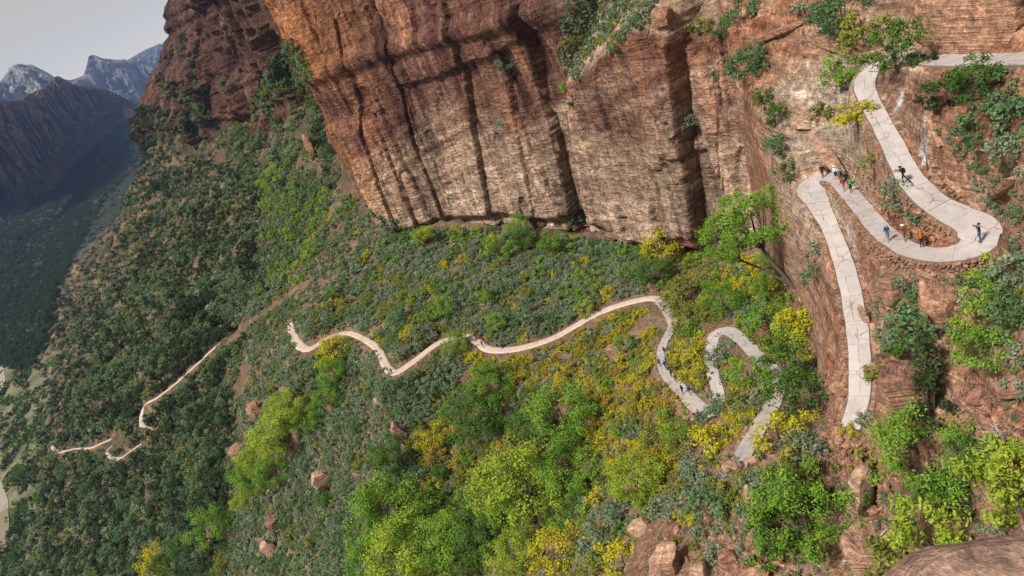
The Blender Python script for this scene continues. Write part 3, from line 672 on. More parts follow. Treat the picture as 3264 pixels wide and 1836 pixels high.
def trunk_mesh(name, seed, cl, H0, R, rad, mat, lean=(0, 0), nlimb=9):
    """tapered trunk from the ground to the crown with limbs reaching the clumps"""
    r = np.random.RandomState(seed); tb = []
    top = np.array([lean[0], lean[1], H0]); mid = top*.5+np.r_[r.normal(size=2)*R*.05, 0]
    cen = top+np.array([0, 0, R*.9])
    tb.append(([np.array([0, 0, -.6]), mid, top, top*.4+cen*.6, cen], [rad*1.25, rad, rad*.8, rad*.55, rad*.2], 6))
    for c in cl[r.permutation(len(cl))[:nlimb]]:
        e = top+c; s = top*(.75+.3*r.rand())
        m = s*.45+e*.55+np.array([0, 0, -.12*R])+r.normal(size=3)*R*.05
        tb.append(([s, m, e], [rad*.5, rad*.3, rad*.08], 4))
    return join_tubes(name, tb, mat)
# crowns by size: small 1 m, medium 2 m, large 4 m radius
CR = {}
def crowns(key, mat, specs):
    CR[key] = {}
    for sz_, (R, ncl, nl, size, shape, flat, nvar) in specs.items():
        CR[key][sz_] = []
        for i in range(nvar):
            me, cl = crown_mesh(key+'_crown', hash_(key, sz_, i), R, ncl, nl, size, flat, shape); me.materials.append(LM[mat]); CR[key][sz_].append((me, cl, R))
def hash_(*a): return sum(ord(ch)*(i*31+7) for i, ch in enumerate(''.join(map(str, a)))) % 99991
BUSH = {'S': (1.0, 11, 300, .13, 'bush', .8, 4), 'M': (2.0, 20, 1000, .14, 'bush', .8, 3), 'L': (3.6, 34, 3400, .15, 'bush', .85, 2)}
TREE = {'S': (1.2, 11, 520, .12, 'round', .9, 2), 'M': (2.4, 22, 1900, .13, 'round', .9, 3), 'L': (4.4, 50, 8000, .125, 'round', .85, 3)}
for k in ('sage', 'scrub', 'olive', 'yellow', 'amber'): crowns(k, k, BUSH)
for k in ('green', 'deep', 'lime'): crowns(k, k, TREE)
CR['valley'] = None
crowns('conifer', 'juniper', {'M': (2.6, 34, 2600, .10, 'cone', 1.0, 1)})
crowns('valley', 'valley', {'M': (2.4, 20, 700, .24, 'round', .9, 3)})
crowns('juniper', 'juniper', {'S': (1.2, 11, 320, .16, 'bush', 1.0, 3), 'M': (2.0, 18, 800, .17, 'bush', 1.05, 3), 'L': (2.6, 22, 1500, .13, 'cone', 1.0, 2)})
TRUNKS = {}
NAMES = {'sage': ('sagebrush', 'grey green sagebrush'), 'scrub': ('shrub', 'dark green leafy shrub'), 'olive': ('oak_brush', 'olive green oak brush'), 'yellow': ('oak_brush', 'yellow leaved oak brush'), 'amber': ('oak_brush', 'amber brown leaved oak brush'),
         'green': ('broadleaf_tree', 'bright green broadleaf tree'), 'deep': ('broadleaf_tree', 'deep green broadleaf tree'), 'lime': ('broadleaf_tree', 'lime green broadleaf tree'), 'juniper': ('juniper_tree', 'dark green juniper tree')}
def plant(key, G, R, label, group=None, parts=True, H0=None, lean=(0, 0), k=None):
    """a plant with crown radius R rooted at G: an Empty with trunk and crown, or one mesh when small"""
    szc = 'S' if R < 1.5 else ('M' if R < 3.0 else 'L')
    szc = szc if szc in CR[key] else 'M'; var = CR[key][szc]; k = rng.randint(len(var)) if k is None else k % len(var)
    me, cl, R0 = var[k]; sc = R/R0; rz = rng.rand()*6.283
    name, cat = NAMES[key][0], 'tree' if key in ('green', 'deep', 'lime', 'juniper', 'conifer', 'valley') else 'bush'
    if not parts:
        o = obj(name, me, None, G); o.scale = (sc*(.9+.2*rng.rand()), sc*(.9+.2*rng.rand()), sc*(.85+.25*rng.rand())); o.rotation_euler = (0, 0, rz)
        tag(o, label, cat, group); return o
    if H0 is None: H0 = {'green': .5, 'deep': .45, 'lime': .5, 'juniper': .15}.get(key, .08)*R0
    else: H0 = H0/sc
    tk = (key, szc, k, round(H0/R0, 1), lean)
    if tk not in TRUNKS: TRUNKS[tk] = trunk_mesh('trunk', hash_(tk), cl, H0, R0, (.05 if cat == 'tree' else .03)*R0+.02, M_BARK, (lean[0]/sc, lean[1]/sc), 12 if szc == 'L' else 7)
    e = obj(name, None, None, G); e.scale = (sc, sc, sc); e.rotation_euler = (0, 0, rz if lean == (0, 0) else 0)
    tag(e, label, cat, group)
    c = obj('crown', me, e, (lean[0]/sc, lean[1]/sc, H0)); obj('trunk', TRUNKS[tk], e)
    return e
# --- plants one can point to: photo position and half width of the crown, kind, where it is
PL = """2847 198 63 deep at the outer corner where the upper trail turns|2957 186 18 juniper small and slim on the outer edge of the top trail|3010 305 44 juniper below the top trail, left of the dark thicket|3084 300 54 deep in the middle of the thicket under the top trail|3175 268 40 scrub just under the top trail near the right edge|3150 380 60 scrub as the broadest one on the dark bank above the hairpin|3230 460 48 sage on the dark bank at the right edge
2674 262 44 green left of the upper trail bend|2721 346 42 yellow beside the left edge of the upper trail|2624 350 24 olive on the pale layered slab left of the upper trail|2400 194 52 scrub on the ledge left of the big red rock face|2311 110 27 deep in the cleft between the wall and the red rock face|2379 34 42 scrub at the top of the cleft near the picture edge|2556 17 22 sage on the top rim of the red rock face|2674 34 62 scrub on the slope above the upper trail|2738 84 54 olive on the red ledges above the upper trail
2277 236 15 scrub in the thin crack of the wall|2438 321 25 deep at the top of the planted crack down the slickrock|2467 385 30 deep in the middle of the planted crack|2484 456 34 scrub at the foot of the planted crack|2505 562 28 deep beside the rock bend of the switchback|2784 515 27 olive leaning small and thin between the two upper trail legs|2847 610 40 sage on the bank between the two upper trail legs|2910 690 26 scrub inside the wide hairpin bend
2189 380 24 sage high on the wall right of the big smooth panel|2227 76 28 olive on the rubble above the wall|2123 751 52 yellow against the foot of the big smooth wall panel|2089 882 42 deep in the red gully at the foot of the wall|2303 971 52 green directly behind the round bend of the lower switchback|2200 930 58 olive on the slope above the lower switchback|2190 1010 46 olive left of the lower switchback bend|2417 992 46 scrub between the lower switchback and the cut rock rib
2552 984 48 yellow below the cut rock rib|2535 1080 48 lime under the yellow one by the cut rock rib|2450 1060 52 green just right of the lower switchback bend|2298 1122 36 sage in the loop of the lower switchback|2318 1200 22 scrub at the tip of the lower switchback loop|2387 1205 46 green on the inside of the last trail bend|2505 1195 54 deep covering the last trail bend|2590 1174 28 sage at the foot of the cut rock rib
2598 790 26 sage on the ledge left of the straight trail|2600 865 32 scrub low on the ledge left of the straight trail|2945 1013 74 scrub between the two red boulders, widest of its kind|2873 1060 52 sage left of the broad bush between the boulders|2894 1131 50 deep above the flat red boulder|2801 1180 28 olive beside the right edge of the straight trail
2957 1240 104 conifer in front of the large flat boulder|3143 992 62 green right of the bleached branches|3126 1062 52 lime beneath the green crown by the right edge|3142 1150 64 green right of the cone shaped conifer|3142 882 38 lime below the stone wall of the hairpin|3202 886 66 sage at the right end of the hairpin wall|3232 960 54 scrub near the right edge below the hairpin
2379 1266 44 olive between the two lowest trail bends|2535 1279 66 deep right of the lowest trail leg|2581 1320 24 yellow tucked under the deep green one by the lowest trail|2303 1279 33 sage at the hidden end of the lower loop|2262 1312 32 scrub below the lower hairpin|2472 1368 54 yellow clipped and round right of the lowest trail leg|2277 1384 52 yellow left of the lowest trail leg|2362 1340 22 yellow on the left edge of the lowest trail leg|2210 1401 42 olive under the lower hairpin|2218 1465 42 sage left of the foot of the trail
2345 1525 36 olive below the cut end of the lowest trail leg|2577 1444 66 sage between the two trail ends|2497 1472 54 olive right of the lowest visible trail end|2598 1515 42 sage above the rubble pile|2746 1452 32 olive on the rubble left of the tall tree|2755 1334 22 sage at the foot of the straight trail|2708 1366 18 yellow at the very end of the straight trail|3105 1477 50 deep behind the tall tree near the dead grey brush|3195 1596 84 lime at the right edge above the bare ledge|3250 1520 54 lime at the right edge behind the brightest tree
3012 1614 54 deep at the foot of the tall tree|2767 1596 40 deep on the curved slab|2978 1748 84 lime in front of the bare ledge|2831 1790 62 olive at the bottom edge left of the bare ledge|2569 1685 110 green large and low over the bottom rubble|2472 1715 54 deep at the left end of the large low one|2425 1520 42 sage above the tan rock pillar|2425 1600 42 sage right of the tan rock pillar|2282 1591 60 scrub left of the tan rock pillar|2260 1662 42 sage below the scrub left of the pillar|2412 1660 36 sage in front of the tan rock pillar|2434 1792 32 green at the bottom edge in the rubble|2282 1765 28 sage on the bottom rock outcrop
1806 1520 76 green right part of the thicket at the bottom centre|1574 1262 64 green above the thicket at the bottom centre|1544 1342 76 deep on the upper side of the central thicket|1806 1350 82 green right above the central thicket|1713 1390 64 deep in the middle of the central thicket|1692 1462 88 olive in the heart of the central thicket|2030 1553 70 lime standing apart right of the thicket|1616 1604 74 green low in the central thicket|1573 1646 60 deep lowest dark crown of the central thicket|1270 1667 92 green pale at the left end of the bottom thicket|1362 1722 76 green second from the left in the bottom thicket|1215 1625 50 lime at the upper left tip of the bottom thicket|1320 1795 92 lime at the bottom edge of the bottom thicket|1215 1806 64 green at the bottom left of the bottom thicket|1460 1752 82 green in the middle of the bottom thicket|1552 1705 68 deep right of the middle of the bottom thicket|1650 1788 56 lime at the bottom edge right of the thicket|1489 1818 54 deep at the bottom edge of the thicket|1831 1632 36 deep standing alone below the thicket
1772 1752 58 yellow at the bottom right of the thicket|1840 1697 40 amber above the yellow brush at the bottom|1983 1775 46 yellow in a column at the bottom|1932 1662 50 sage between the thicket and the rock outcrop|1911 1735 46 sage above the bottom edge by the yellow column|1426 1352 36 yellow at the left rim of the central thicket|1384 1430 36 amber left of the central thicket|1468 1462 32 amber next to the grey bare patch|1392 1538 32 amber below the grey bare patch|1350 1394 32 yellow in the yellow strip left of the thicket|1270 1462 54 deep on the slope left of the amber brush|1324 1522 42 scrub below the deep green one left of the amber brush
950 1330 58 lime topmost of the lime row on the slope|908 1403 66 lime second of the lime row on the slope|992 1344 40 green right of the topmost lime one|845 1480 50 lime third of the lime row on the slope|823 1530 54 green fourth of the row on the slope|887 1524 44 green right of the row on the slope|794 1606 32 lime lowest of the lime row on the slope|1056 1275 36 green below the middle trail bend|1078 1195 40 green under the yellow one by the middle trail|1062 1112 42 yellow just below the middle trail dip|693 1700 54 green alone on the lower left slope|507 1772 38 yellow lowest on the left slope|562 1790 42 deep beside the yellow one at the lower left|718 1790 28 olive right of the lower left pair
1580 800 30 lime under the overhang of the wall foot|1658 736 32 green against the wall foot, upper|1675 775 32 deep against the wall foot, lower|1358 762 28 lime at the left end of the wall foot|1299 720 17 green on the ledge at the left wall foot|1764 787 36 green at the foot of the fourth column|1422 994 32 green alone in the grey scrub above the trail|1460 1112 36 green in front of the middle trail|1240 986 28 olive in the scrub left above the trail|1291 996 36 scrub dark and broad above the trail dip|1865 998 24 lime beside the upper middle trail|1800 290 18 green hanging in the wall crack|1826 330 16 deep hanging lower in the wall crack|1470 690 14 sage on the small wall ledge|1835 700 22 scrub at the wall foot right of the columns|1615 200 24 scrub on the wall ledge under the overlap|1600 390 18 sage low in the planted wall crack"""
BIGTREES = [  # base position, crown centre, half width, kind, label
 ((2531, 905), (2385, 690), 96, 'green', 'tall leaning green tree rooted beside the cut rock rib'), ((2531, 905), (2290, 760), 70, 'green', 'broad low green tree left of the tall leaning one'),
 ((3052, 1630), (2950, 1420), 118, 'green', 'tall open green tree with forked dark trunk at the lower right'), ((1764, 1640), (1640, 1530), 120, 'lime', 'spreading tree with bare dark limbs in the central thicket'),
]
BUSHY = ('sage', 'scrub', 'olive', 'yellow', 'amber', 'juniper')
DISCS = []
NAMES['conifer'] = ('conifer_tree', 'dark cone shaped conifer')
NAMES['valley'] = ('cottonwood_tree', 'dark green cottonwood tree')
for e in PL.replace('\n', '|').split('|'):
    w = e.split(' '); cx_, cy_, r_ = map(float, w[:3]); key = w[3]; where = ' '.join(w[4:])
    g = hit(cx_+.2*r_, cy_+.6*r_)
    if g is None: continue
    R = r_*g[2]/F*(1.32 if key in BUSHY else 1.18)
    plant(key, g[0]-Vector((0, 0, .15*R)), R, NAMES[key][1]+' '+where)
    DISCS.append((cx_, cy_, r_))
for (bx, by), (cx_, cy_), r_, key, lab in BIGTREES:
    g = hit(bx, by, 'ground'); D = g[2]*.985; c = Vector(P(cx_, cy_, D=D)); R = r_*D/F*1.1; d = c-g[0]
    plant(key, g[0], R, lab, H0=max(.5, d.z-.85*R), lean=(round(d.x*.9, 1), round(d.y*.9, 1))); DISCS.append((cx_, cy_, r_))
DISCS = np.array(DISCS)

# --- plants in numbers: zones in the photo, mean crown half width in metres, spacing, kinds
ZONES = [
 ('foot', [(1235, 715), (1390, 738), (1640, 740), (1730, 762), (1900, 772), (2060, 785), (2070, 835), (1900, 815), (1640, 785), (1390, 780), (1240, 765)], (.9, 1.9), .95, (('scrub', 40), ('sage', 30), ('green', 18), ('lime', 12)), .0, 'right at the foot of the wall'),
 # name, polygon, radius range (m), spacing (in crown radii), kinds, bare share, label place
 ('yellowfan', [(1560, 1060), (1680, 860), (1760, 770), (1990, 790), (1900, 900), (1800, 1020), (1680, 1085)], (.7, 1.4), 1.25, (('yellow', 62), ('olive', 25), ('green', 13)), .25, 'in the yellow fan of brush under the wall'),
 ('yellowfan', [(1240, 1080), (1290, 960), (1330, 930), (1330, 1040), (1260, 1130)], (.7, 1.3), 1.3, (('yellow', 70), ('olive', 30)), .2, 'in the yellow strip above the middle trail'),
 ('leftgap', [(690, 850), (900, 890), (970, 1010), (930, 1120), (820, 1110), (700, 1000)], (.9, 1.9), .9, (('sage', 50), ('scrub', 40), ('olive', 10)), .0, 'around the left end of the middle trail'),
 ('leftgreens', [(830, 530), (1000, 545), (1060, 640), (1020, 790), (950, 960), (870, 960), (830, 760)], (.9, 2.2), 1.0, (('green', 28), ('lime', 16), ('scrub', 34), ('sage', 22)), .0, 'on the green slope left of the wall foot'),
 ('wallfoot', [(1030, 590), (1180, 660), (1290, 735), (1530, 742), (1730, 775), (1950, 800), (2080, 850), (2060, 940), (1900, 985), (1750, 1065), (1620, 1095), (1540, 1090), (1480, 1050), (1400, 1075), (1262, 1165), (1210, 1090), (1110, 1045), (985, 1095), (930, 1010), (820, 990), (800, 800), (900, 640)], (1.0, 2.1), .78, (('sage', 52), ('scrub', 24), ('olive', 12), ('yellow', 4), ('green', 8)), .0, 'in the grey green scrub above the middle trail'),
 ('oak', [(1480, 1130), (1650, 1135), (1780, 1100), (1920, 1020), (2050, 975), (2095, 1020), (2110, 1080), (2085, 1130), (2080, 1200), (2150, 1270), (2240, 1340), (2200, 1440), (2050, 1500), (1930, 1480), (1850, 1300), (1650, 1250), (1520, 1220)], (.8, 1.7), 1.0, (('yellow', 34), ('olive', 32), ('amber', 16), ('sage', 9), ('green', 9)), .0, 'on the yellow brush slope below the middle trail'),
 ('oak', [(2140, 800), (2480, 830), (2560, 1020), (2600, 1180), (2560, 1330), (2440, 1240), (2400, 1120), (2330, 1030), (2250, 1040), (2200, 1100), (2160, 1060), (2090, 930)], (.8, 1.6), 1.05, (('olive', 38), ('yellow', 26), ('green', 22), ('sage', 14)), .12, 'around the lower switchback'),
 ('oak', [(2300, 1090), (2340, 1120), (2440, 1250), (2400, 1330), (2330, 1420), (2260, 1400), (2320, 1310)], (.7, 1.3), 1.15, (('olive', 40), ('yellow', 30), ('sage', 30)), .15, 'between the lower trail legs'),
 ('rightscrub', [(2060, 1480), (2230, 1440), (2420, 1500), (2560, 1480), (2500, 1640), (2300, 1700), (2080, 1640)], (.6, 1.3), 1.35, (('sage', 58), ('olive', 26), ('yellow', 16)), .0, 'on the stony slope at the trail foot'),
 ('centre', [(1380, 1250), (1520, 1220), (1850, 1300), (1930, 1480), (2050, 1500), (2120, 1620), (2050, 1700), (1980, 1836), (1500, 1836), (1180, 1836), (1180, 1600), (1330, 1500)], (.9, 2.0), 1.05, (('olive', 34), ('green', 22), ('deep', 12), ('sage', 18), ('yellow', 14)), .05, 'in the thicket at the bottom centre'),
 ('sagelow', [(800, 1080), (960, 1120), (1010, 1140), (1100, 1085), (1190, 1100), (1260, 1210), (1400, 1120), (1480, 1130), (1520, 1220), (1380, 1260), (1330, 1500), (1180, 1610), (1180, 1850), (700, 1850), (760, 1500), (720, 1200)], (1.0, 2.0), .80, (('sage', 60), ('scrub', 26), ('olive', 9), ('deep', 5)), .05, 'in the grey scrub on the lower slope'),
 ('leftslope', [(480, 480), (700, 520), (900, 640), (800, 800), (930, 1010), (800, 1080), (720, 1200), (760, 1500), (700, 1850), (-60, 1850), (-60, 1780), (140, 1600), (110, 1400), (140, 1150), (200, 900), (330, 640), (400, 560)], (1.4, 2.9), .78, (('juniper', 58), ('scrub', 28), ('sage', 10), ('olive', 4)), .05, 'on the dark wooded slope at the left'),
 ('upperslope', [(500, 230), (640, 330), (760, 390), (880, 170), (960, 150), (1010, 300), (1040, 430), (1090, 560), (1040, 640), (900, 640), (700, 540), (480, 490)], (1.3, 2.6), .9, (('scrub', 38), ('juniper', 26), ('sage', 16), ('olive', 14), ('deep', 6)), .16, 'on the steep slope under the far wall'),
 ('farwall', [(490, 130), (560, 60), (640, 150), (760, 260), (900, 330), (760, 430), (640, 400), (500, 380)], (1.4, 2.6), 1.25, (('juniper', 50), ('scrub', 50)), .3, 'on the ledges of the far wall'),
 ('bench', [(1795, 20), (1860, -20), (2090, -20), (2080, 70), (2010, 120), (1920, 200), (1850, 255), (1800, 240)], (.7, 1.5), 1.15, (('sage', 55), ('scrub', 35), ('olive', 10)), .1, 'on the bench on top of the wall'),
 ('rightrock', [(2560, 1330), (2640, 1200), (2660, 1410), (2900, 1480), (3264, 1250), (3264, 1836), (2080, 1836), (2120, 1640), (2250, 1480), (2400, 1500)], (.4, .9), 3.0, (('sage', 60), ('olive', 40)), .2, 'among the loose rocks at the lower right'),
 ('rightbank', [(2800, 880), (2950, 900), (3120, 880), (3264, 760), (3264, 1250), (3000, 1130), (2820, 1300), (2790, 1050)], (.4, 1.0), 2.2, (('sage', 40), ('scrub', 40), ('olive', 20)), .2, 'on the bank below the hairpin wall'),
 ('rightbank', [(2990, 260), (3264, 220), (3264, 720), (3180, 700), (3040, 480), (2960, 380)], (.4, 1.0), 2.3, (('scrub', 60), ('sage', 40)), .3, 'on the dark bank above the hairpin'),
 ('cottonwood', [(500, 425), (490, 500), (400, 570), (330, 650), (200, 910), (140, 1150), (60, 1180), (-60, 1150), (-60, 1000), (60, 900), (160, 760), (330, 560), (400, 480)], (3.5, 6.5), 1.0, (('deep', 80), ('juniper', 20)), .1, 'in the wooded valley bottom'),
 ('loop', [(2150, 1060), (2250, 1062), (2248, 1200), (2262, 1270), (2205, 1235), (2130, 1150)], (.7, 1.3), .95, (('yellow', 45), ('olive', 45), ('sage', 10)), .0, 'between the loop and the crowded trail leg'),
 ('cottonwood', [(490, 345), (400, 350), (210, 445), (80, 610), (-60, 690), (-60, 1000), (60, 900), (160, 760), (330, 560), (400, 480), (490, 425)], (5, 9), 1.35, (('deep', 50), ('juniper', 50)), .12, 'on the valley floor'),
 ('riverside', [(0, 1190), (140, 1160), (110, 1400), (140, 1600), (60, 1850), (10, 1850), (40, 1650), (0, 1400)], (1.8, 4.0), 1.05, (('juniper', 60), ('deep', 40)), .2, 'beside the river at the left edge'),
]
KINDN = {}
CAND = []                       # every plant of the zones, largest in the picture first
cell = {}
for name, poly, (r0, r1), spc, kinds, bare, place in ZONES:
    poly_a = np.array(poly, float); x0, y0 = poly_a.min(0); x1, y1 = poly_a.max(0)
    ks = [k for k, w in kinds]; ws = np.array([w for k, w in kinds], float); ws /= ws.sum()
    fails = 0; got = 0; tries = 0
    while fails < 420 and got < 6000 and tries < 40000:
        tries += 1
        px, py = x0+(x1-x0)*rng.rand(), y0+(y1-y0)*rng.rand()
        if not inside(px, py, poly): continue
        g = hit(px, py)
        if g is None: fails += 1; continue
        R = r0*.8+(r1*1.12-r0*.8)*rng.rand()**1.9
        if name in ('leftslope',) and g[2] > 420: R *= 1.15
        if name == 'cottonwood' and g[2] < 900: R *= .4
        rp = R*F/g[2]
        q = (int(px//24), int(py//24)); okk = True
        for a in range(q[0]-3, q[0]+4):
            for b in range(q[1]-3, q[1]+4):
                for (qx, qy, qr) in cell.get((a, b), ()):
                    if math.hypot(qx-px, (qy-py)*1.25) < (qr+rp)*.5*spc*.74: okk = False; break
                if not okk: break
            if not okk: break
        if not okk: fails += 1; continue
        nb = float(fbm(np.array([g[0].x*.045]), np.array([g[0].y*.045]), np.array([g[0].z*.045+ord(name[0])]), 3)[0])
        if nb > .75-bare*3.2: fails += .2; continue
        tx_, ty_ = proj(np.array(g[0])+np.array([0, 0, R*1.0]))
        if on_trail(px, py, rp) or on_trail(tx_, ty_, rp, .55): fails += .3; continue
        if len(DISCS) and (np.hypot(DISCS[:, 0]-px, DISCS[:, 1]-py) < DISCS[:, 2]*.75).any(): fails += .2; continue
        # kinds gather in drifts
        w2 = ws*np.exp(1.5*np.array([float(noise3(g[0].x*.05+11*i, g[0].y*.05, g[0].z*.05+3*i)) for i in range(len(ks))])); w2 /= w2.sum()
        key = ks[int(np.searchsorted(np.cumsum(w2), rng.rand()*.9999))]
        cell.setdefault(q, []).append((px, py, rp)); got += 1; fails = max(0, fails-1)
        CAND.append((rp, key, g[0]-Vector((0, 0, .12*R)), R, place, name))
    KINDN[name] = KINDN.get(name, 0)+got
CAND.sort(key=lambda t: -t[0])
LIMIT = {'sage': 230, 'scrub': 230, 'juniper': 290, 'olive': 110, 'yellow': 105, 'amber': 30, 'green': 80, 'deep': 90, 'lime': 40}
PLUR = {'sage': 'sagebrush clumps', 'scrub': 'dark green shrubs', 'juniper': 'juniper trees', 'olive': 'olive oak brush', 'yellow': 'yellow oak brush', 'amber': 'amber oak brush', 'green': 'green trees', 'deep': 'deep green trees', 'lime': 'lime trees'}
rest = {}
cnt = {}
for rp, key, G, R, place, zn in CAND:
    cnt[key] = cnt.get(key, 0)+1
    if cnt[key] <= LIMIT[key] and zn != 'cottonwood': plant(key, G, R, NAMES[key][1]+' '+place, PLUR[key]+' '+place, parts=rp > 26)
    else: rest.setdefault('cottonwood' if zn == 'cottonwood' else key, []).append((G, R))
_vt = sorted(rest['cottonwood'], key=lambda t: (t[0]-ORG).length/t[1])[:60]
for i_, (G, R) in enumerate(_vt): plant('valley', G, R, 'dark green cottonwood tree in the wooded valley bottom', 'cottonwood trees in the valley bottom', k=i_)
_vs = set(map(id, _vt)); rest['cottonwood'] = [t for t in rest['cottonwood'] if id(t) not in _vs]
print('PLANTS', KINDN, {k: len(v) for k, v in rest.items()}, len(CAND))
def cover(name, mesh_objs, pts, R0, label):
    """everything past the limit: one object whose points carry copies of the crowns that stand nearby"""
    me = bpy.data.meshes.new(name); me.vertices.add(len(pts)); me.vertices.foreach_set('co', np.array([p[0][:] for p in pts], np.float32).ravel()); me.update()
    sc = np.array([p[1] for p in pts])/R0
    set_attr(me, 'size', sc); set_attr(me, 'turn', rng.rand(len(pts))*6.283)
    a = me.attributes.new('pick', 'INT', 'POINT'); a.data.foreach_set('value', rng.randint(0, len(mesh_objs), len(pts)).astype(np.int32))
    o = tag(obj(name, me), label, None, None, 'stuff')
    ng = bpy.data.node_groups.new(name, 'GeometryNodeTree')
    ng.interface.new_socket('Geometry', in_out='INPUT', socket_type='NodeSocketGeometry'); ng.interface.new_socket('Geometry', in_out='OUTPUT', socket_type='NodeSocketGeometry')
    N = ng.nodes.new; L = ng.links.new
    gi, go = N('NodeGroupInput'), N('NodeGroupOutput'); iop = N('GeometryNodeInstanceOnPoints'); gj = N('GeometryNodeJoinGeometry')
    for mo in reversed(mesh_objs):
        oi = N('GeometryNodeObjectInfo'); oi.inputs['Object'].default_value = mo; oi.inputs['As Instance'].default_value = True; L(oi.outputs['Geometry'], gj.inputs[0])
    def at(nm, ty):
        n = N('GeometryNodeInputNamedAttribute'); n.data_type = ty; n.inputs[0].default_value = nm; return n.outputs[0]
    cx3 = N('ShaderNodeCombineXYZ'); L(at('turn', 'FLOAT'), cx3.inputs[2])
    L(gi.outputs[0], iop.inputs['Points']); L(gj.outputs[0], iop.inputs['Instance']); iop.inputs['Pick Instance'].default_value = True
    L(at('pick', 'INT'), iop.inputs['Instance Index']); L(cx3.outputs[0], iop.inputs['Rotation']); L(at('size', 'FLOAT'), iop.inputs['Scale'])
    L(iop.outputs[0], go.inputs[0])
    o.modifiers.new('cover', 'NODES').node_group = ng
    return o
def crown_objs(key, szc):
    ms = [v[0] for v in CR[key][szc]]; out = []
    for m in ms:
        for o in COL.objects:
            if o.type == 'MESH' and o.data is m: out.append(o); break
    return out
CNAME = {'sage': ('sagebrush_cover', 'grey green sagebrush covering the slopes between the single bushes'), 'scrub': ('shrub_cover', 'dark green shrubs filling the slopes'), 'juniper': ('juniper_wood', 'dark juniper wood covering the left slope'), 'olive': ('oak_brush_cover', 'olive oak brush filling in between'), 'yellow': ('yellow_brush_cover', 'yellow oak brush filling in between'),
         'amber': ('amber_brush_cover', 'amber oak brush filling in between'), 'green': ('green_wood', 'small green trees filling in between'), 'deep': ('deep_green_wood', 'small deep green trees filling in between'), 'lime': ('lime_wood', 'small lime green trees'), 'cottonwood': ('valley_wood', 'green wood along the valley bottom')}
for key, pts in rest.items():
    src = 'valley' if key == 'cottonwood' else key
    for szc in ('S', 'M', 'L'):
        os_ = crown_objs(src, szc) if szc in CR[src] else []
        if os_: break
    R0 = {m[0]: m[2] for s_ in CR[src].values() for m in s_}[os_[0].data]
    cover(CNAME[key][0], os_, pts, R0, CNAME[key][1])
# ------------------------------------------------------------------ mountains and water far down the canyon
def mountain(name, sky_pts, base_pts, seed, c0, c1, rib=1.0, lean=.9, n=(90, 190)):
    """a ridge between a foot line and a crest, both seen in the photo at their own distances, with its back slope"""
    S = np.array([P(a, b, D=d) for a, b, d in sky_pts]); B = np.array([P(a, b, D=d) for a, b, d in base_pts])
    def res(p, m):
        s = np.r_[0, np.cumsum(np.linalg.norm(np.diff(p, axis=0), axis=1))]; u = np.linspace(0, s[-1], m)
        return np.stack([np.interp(u, s, p[:, k]) for k in range(3)], 1)
    nr, nc = n; S = res(S, nc); B = res(B, nc); B[:, 2] -= 25
    t = np.linspace(0, 1, nr)[:, None, None]
    V = B[None]*(1-t)+S[None]*t
    prof = np.interp(t[..., 0], [0, .35, .55, 1], [0, .22, .62, 1]); V[..., 2] = B[None, :, 2]+(S[None, :, 2]-B[None, :, 2])*prof
    L = np.linalg.norm(S-B, axis=1).mean(); u = np.linspace(0, 1, nc)[None]*np.linalg.norm(S[-1]-S[0])/L
    uu = u+t[..., 0]*.0; uu = uu+.10*fbm(uu*3.1, t[..., 0]*3.1, uu*0+seed+2, 4); q = ridged(uu*4.5*rib+lean*t[..., 0]*1.2, t[..., 0]*.7, uu*0+seed, 5); q2 = fbm(uu*9, t[..., 0]*9, uu*0+seed, 4)
    env = np.sin(np.clip(t[..., 0], 0, 1)*math.pi)**.6+.12
    out = -V.mean((0, 1)); out[2] = 0; out /= np.linalg.norm(out)
    V = V+out*(q*.15*L*env+.05*L*q2*env)[..., None]
    V[..., 2] += (.03*L*q2*env+.03*L*q*env)
    back = V[-1]-out*L*.8; back[:, 2] = B[:, 2].min()-80
    V = np.concatenate([V, (V[-1]*.6+back*.4-np.array([0, 0, .05*L]))[None], back[None]])
    me = new_mesh(name, V.reshape(-1, 3), grid_faces(nr+2, nc))
    k = np.clip(.5+.45*q+.6*q2, 0, 1); k = np.concatenate([k, k[-1:], k[-1:]])
    tt = np.r_[np.linspace(0, 1, nr), 1, 1][:, None]*np.ones((1, nc))
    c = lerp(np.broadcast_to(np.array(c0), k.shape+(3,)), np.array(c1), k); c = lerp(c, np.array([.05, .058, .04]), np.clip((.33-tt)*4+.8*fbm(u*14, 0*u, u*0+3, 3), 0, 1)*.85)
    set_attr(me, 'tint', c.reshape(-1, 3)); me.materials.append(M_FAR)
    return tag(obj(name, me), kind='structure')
M_FAR = stone_mat('far_rock', bed=.25, scale=.05, bump=.9, crack=.4, ck=.2)
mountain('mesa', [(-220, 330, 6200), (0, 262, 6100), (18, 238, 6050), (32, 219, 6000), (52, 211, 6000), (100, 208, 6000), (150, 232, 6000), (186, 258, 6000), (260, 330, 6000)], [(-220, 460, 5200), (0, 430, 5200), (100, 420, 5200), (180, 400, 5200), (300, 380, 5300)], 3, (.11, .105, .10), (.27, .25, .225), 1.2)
mountain('mountain', [(140, 320, 8200), (190, 268, 8100), (233, 255, 8000), (270, 243, 8000), (284, 212, 7900), (292, 185, 7900), (305, 180, 7900), (330, 190, 7900), (370, 194, 8000), (400, 193, 8000), (425, 206, 8100), (440, 184, 8600), (456, 196, 8600), (490, 212, 8600), (600, 260, 8600)], [(140, 400, 6800), (233, 370, 6800), (330, 340, 6800), (430, 330, 6800), (600, 330, 7000)], 8, (.09, .075, .075), (.21, .165, .15), 1.3)
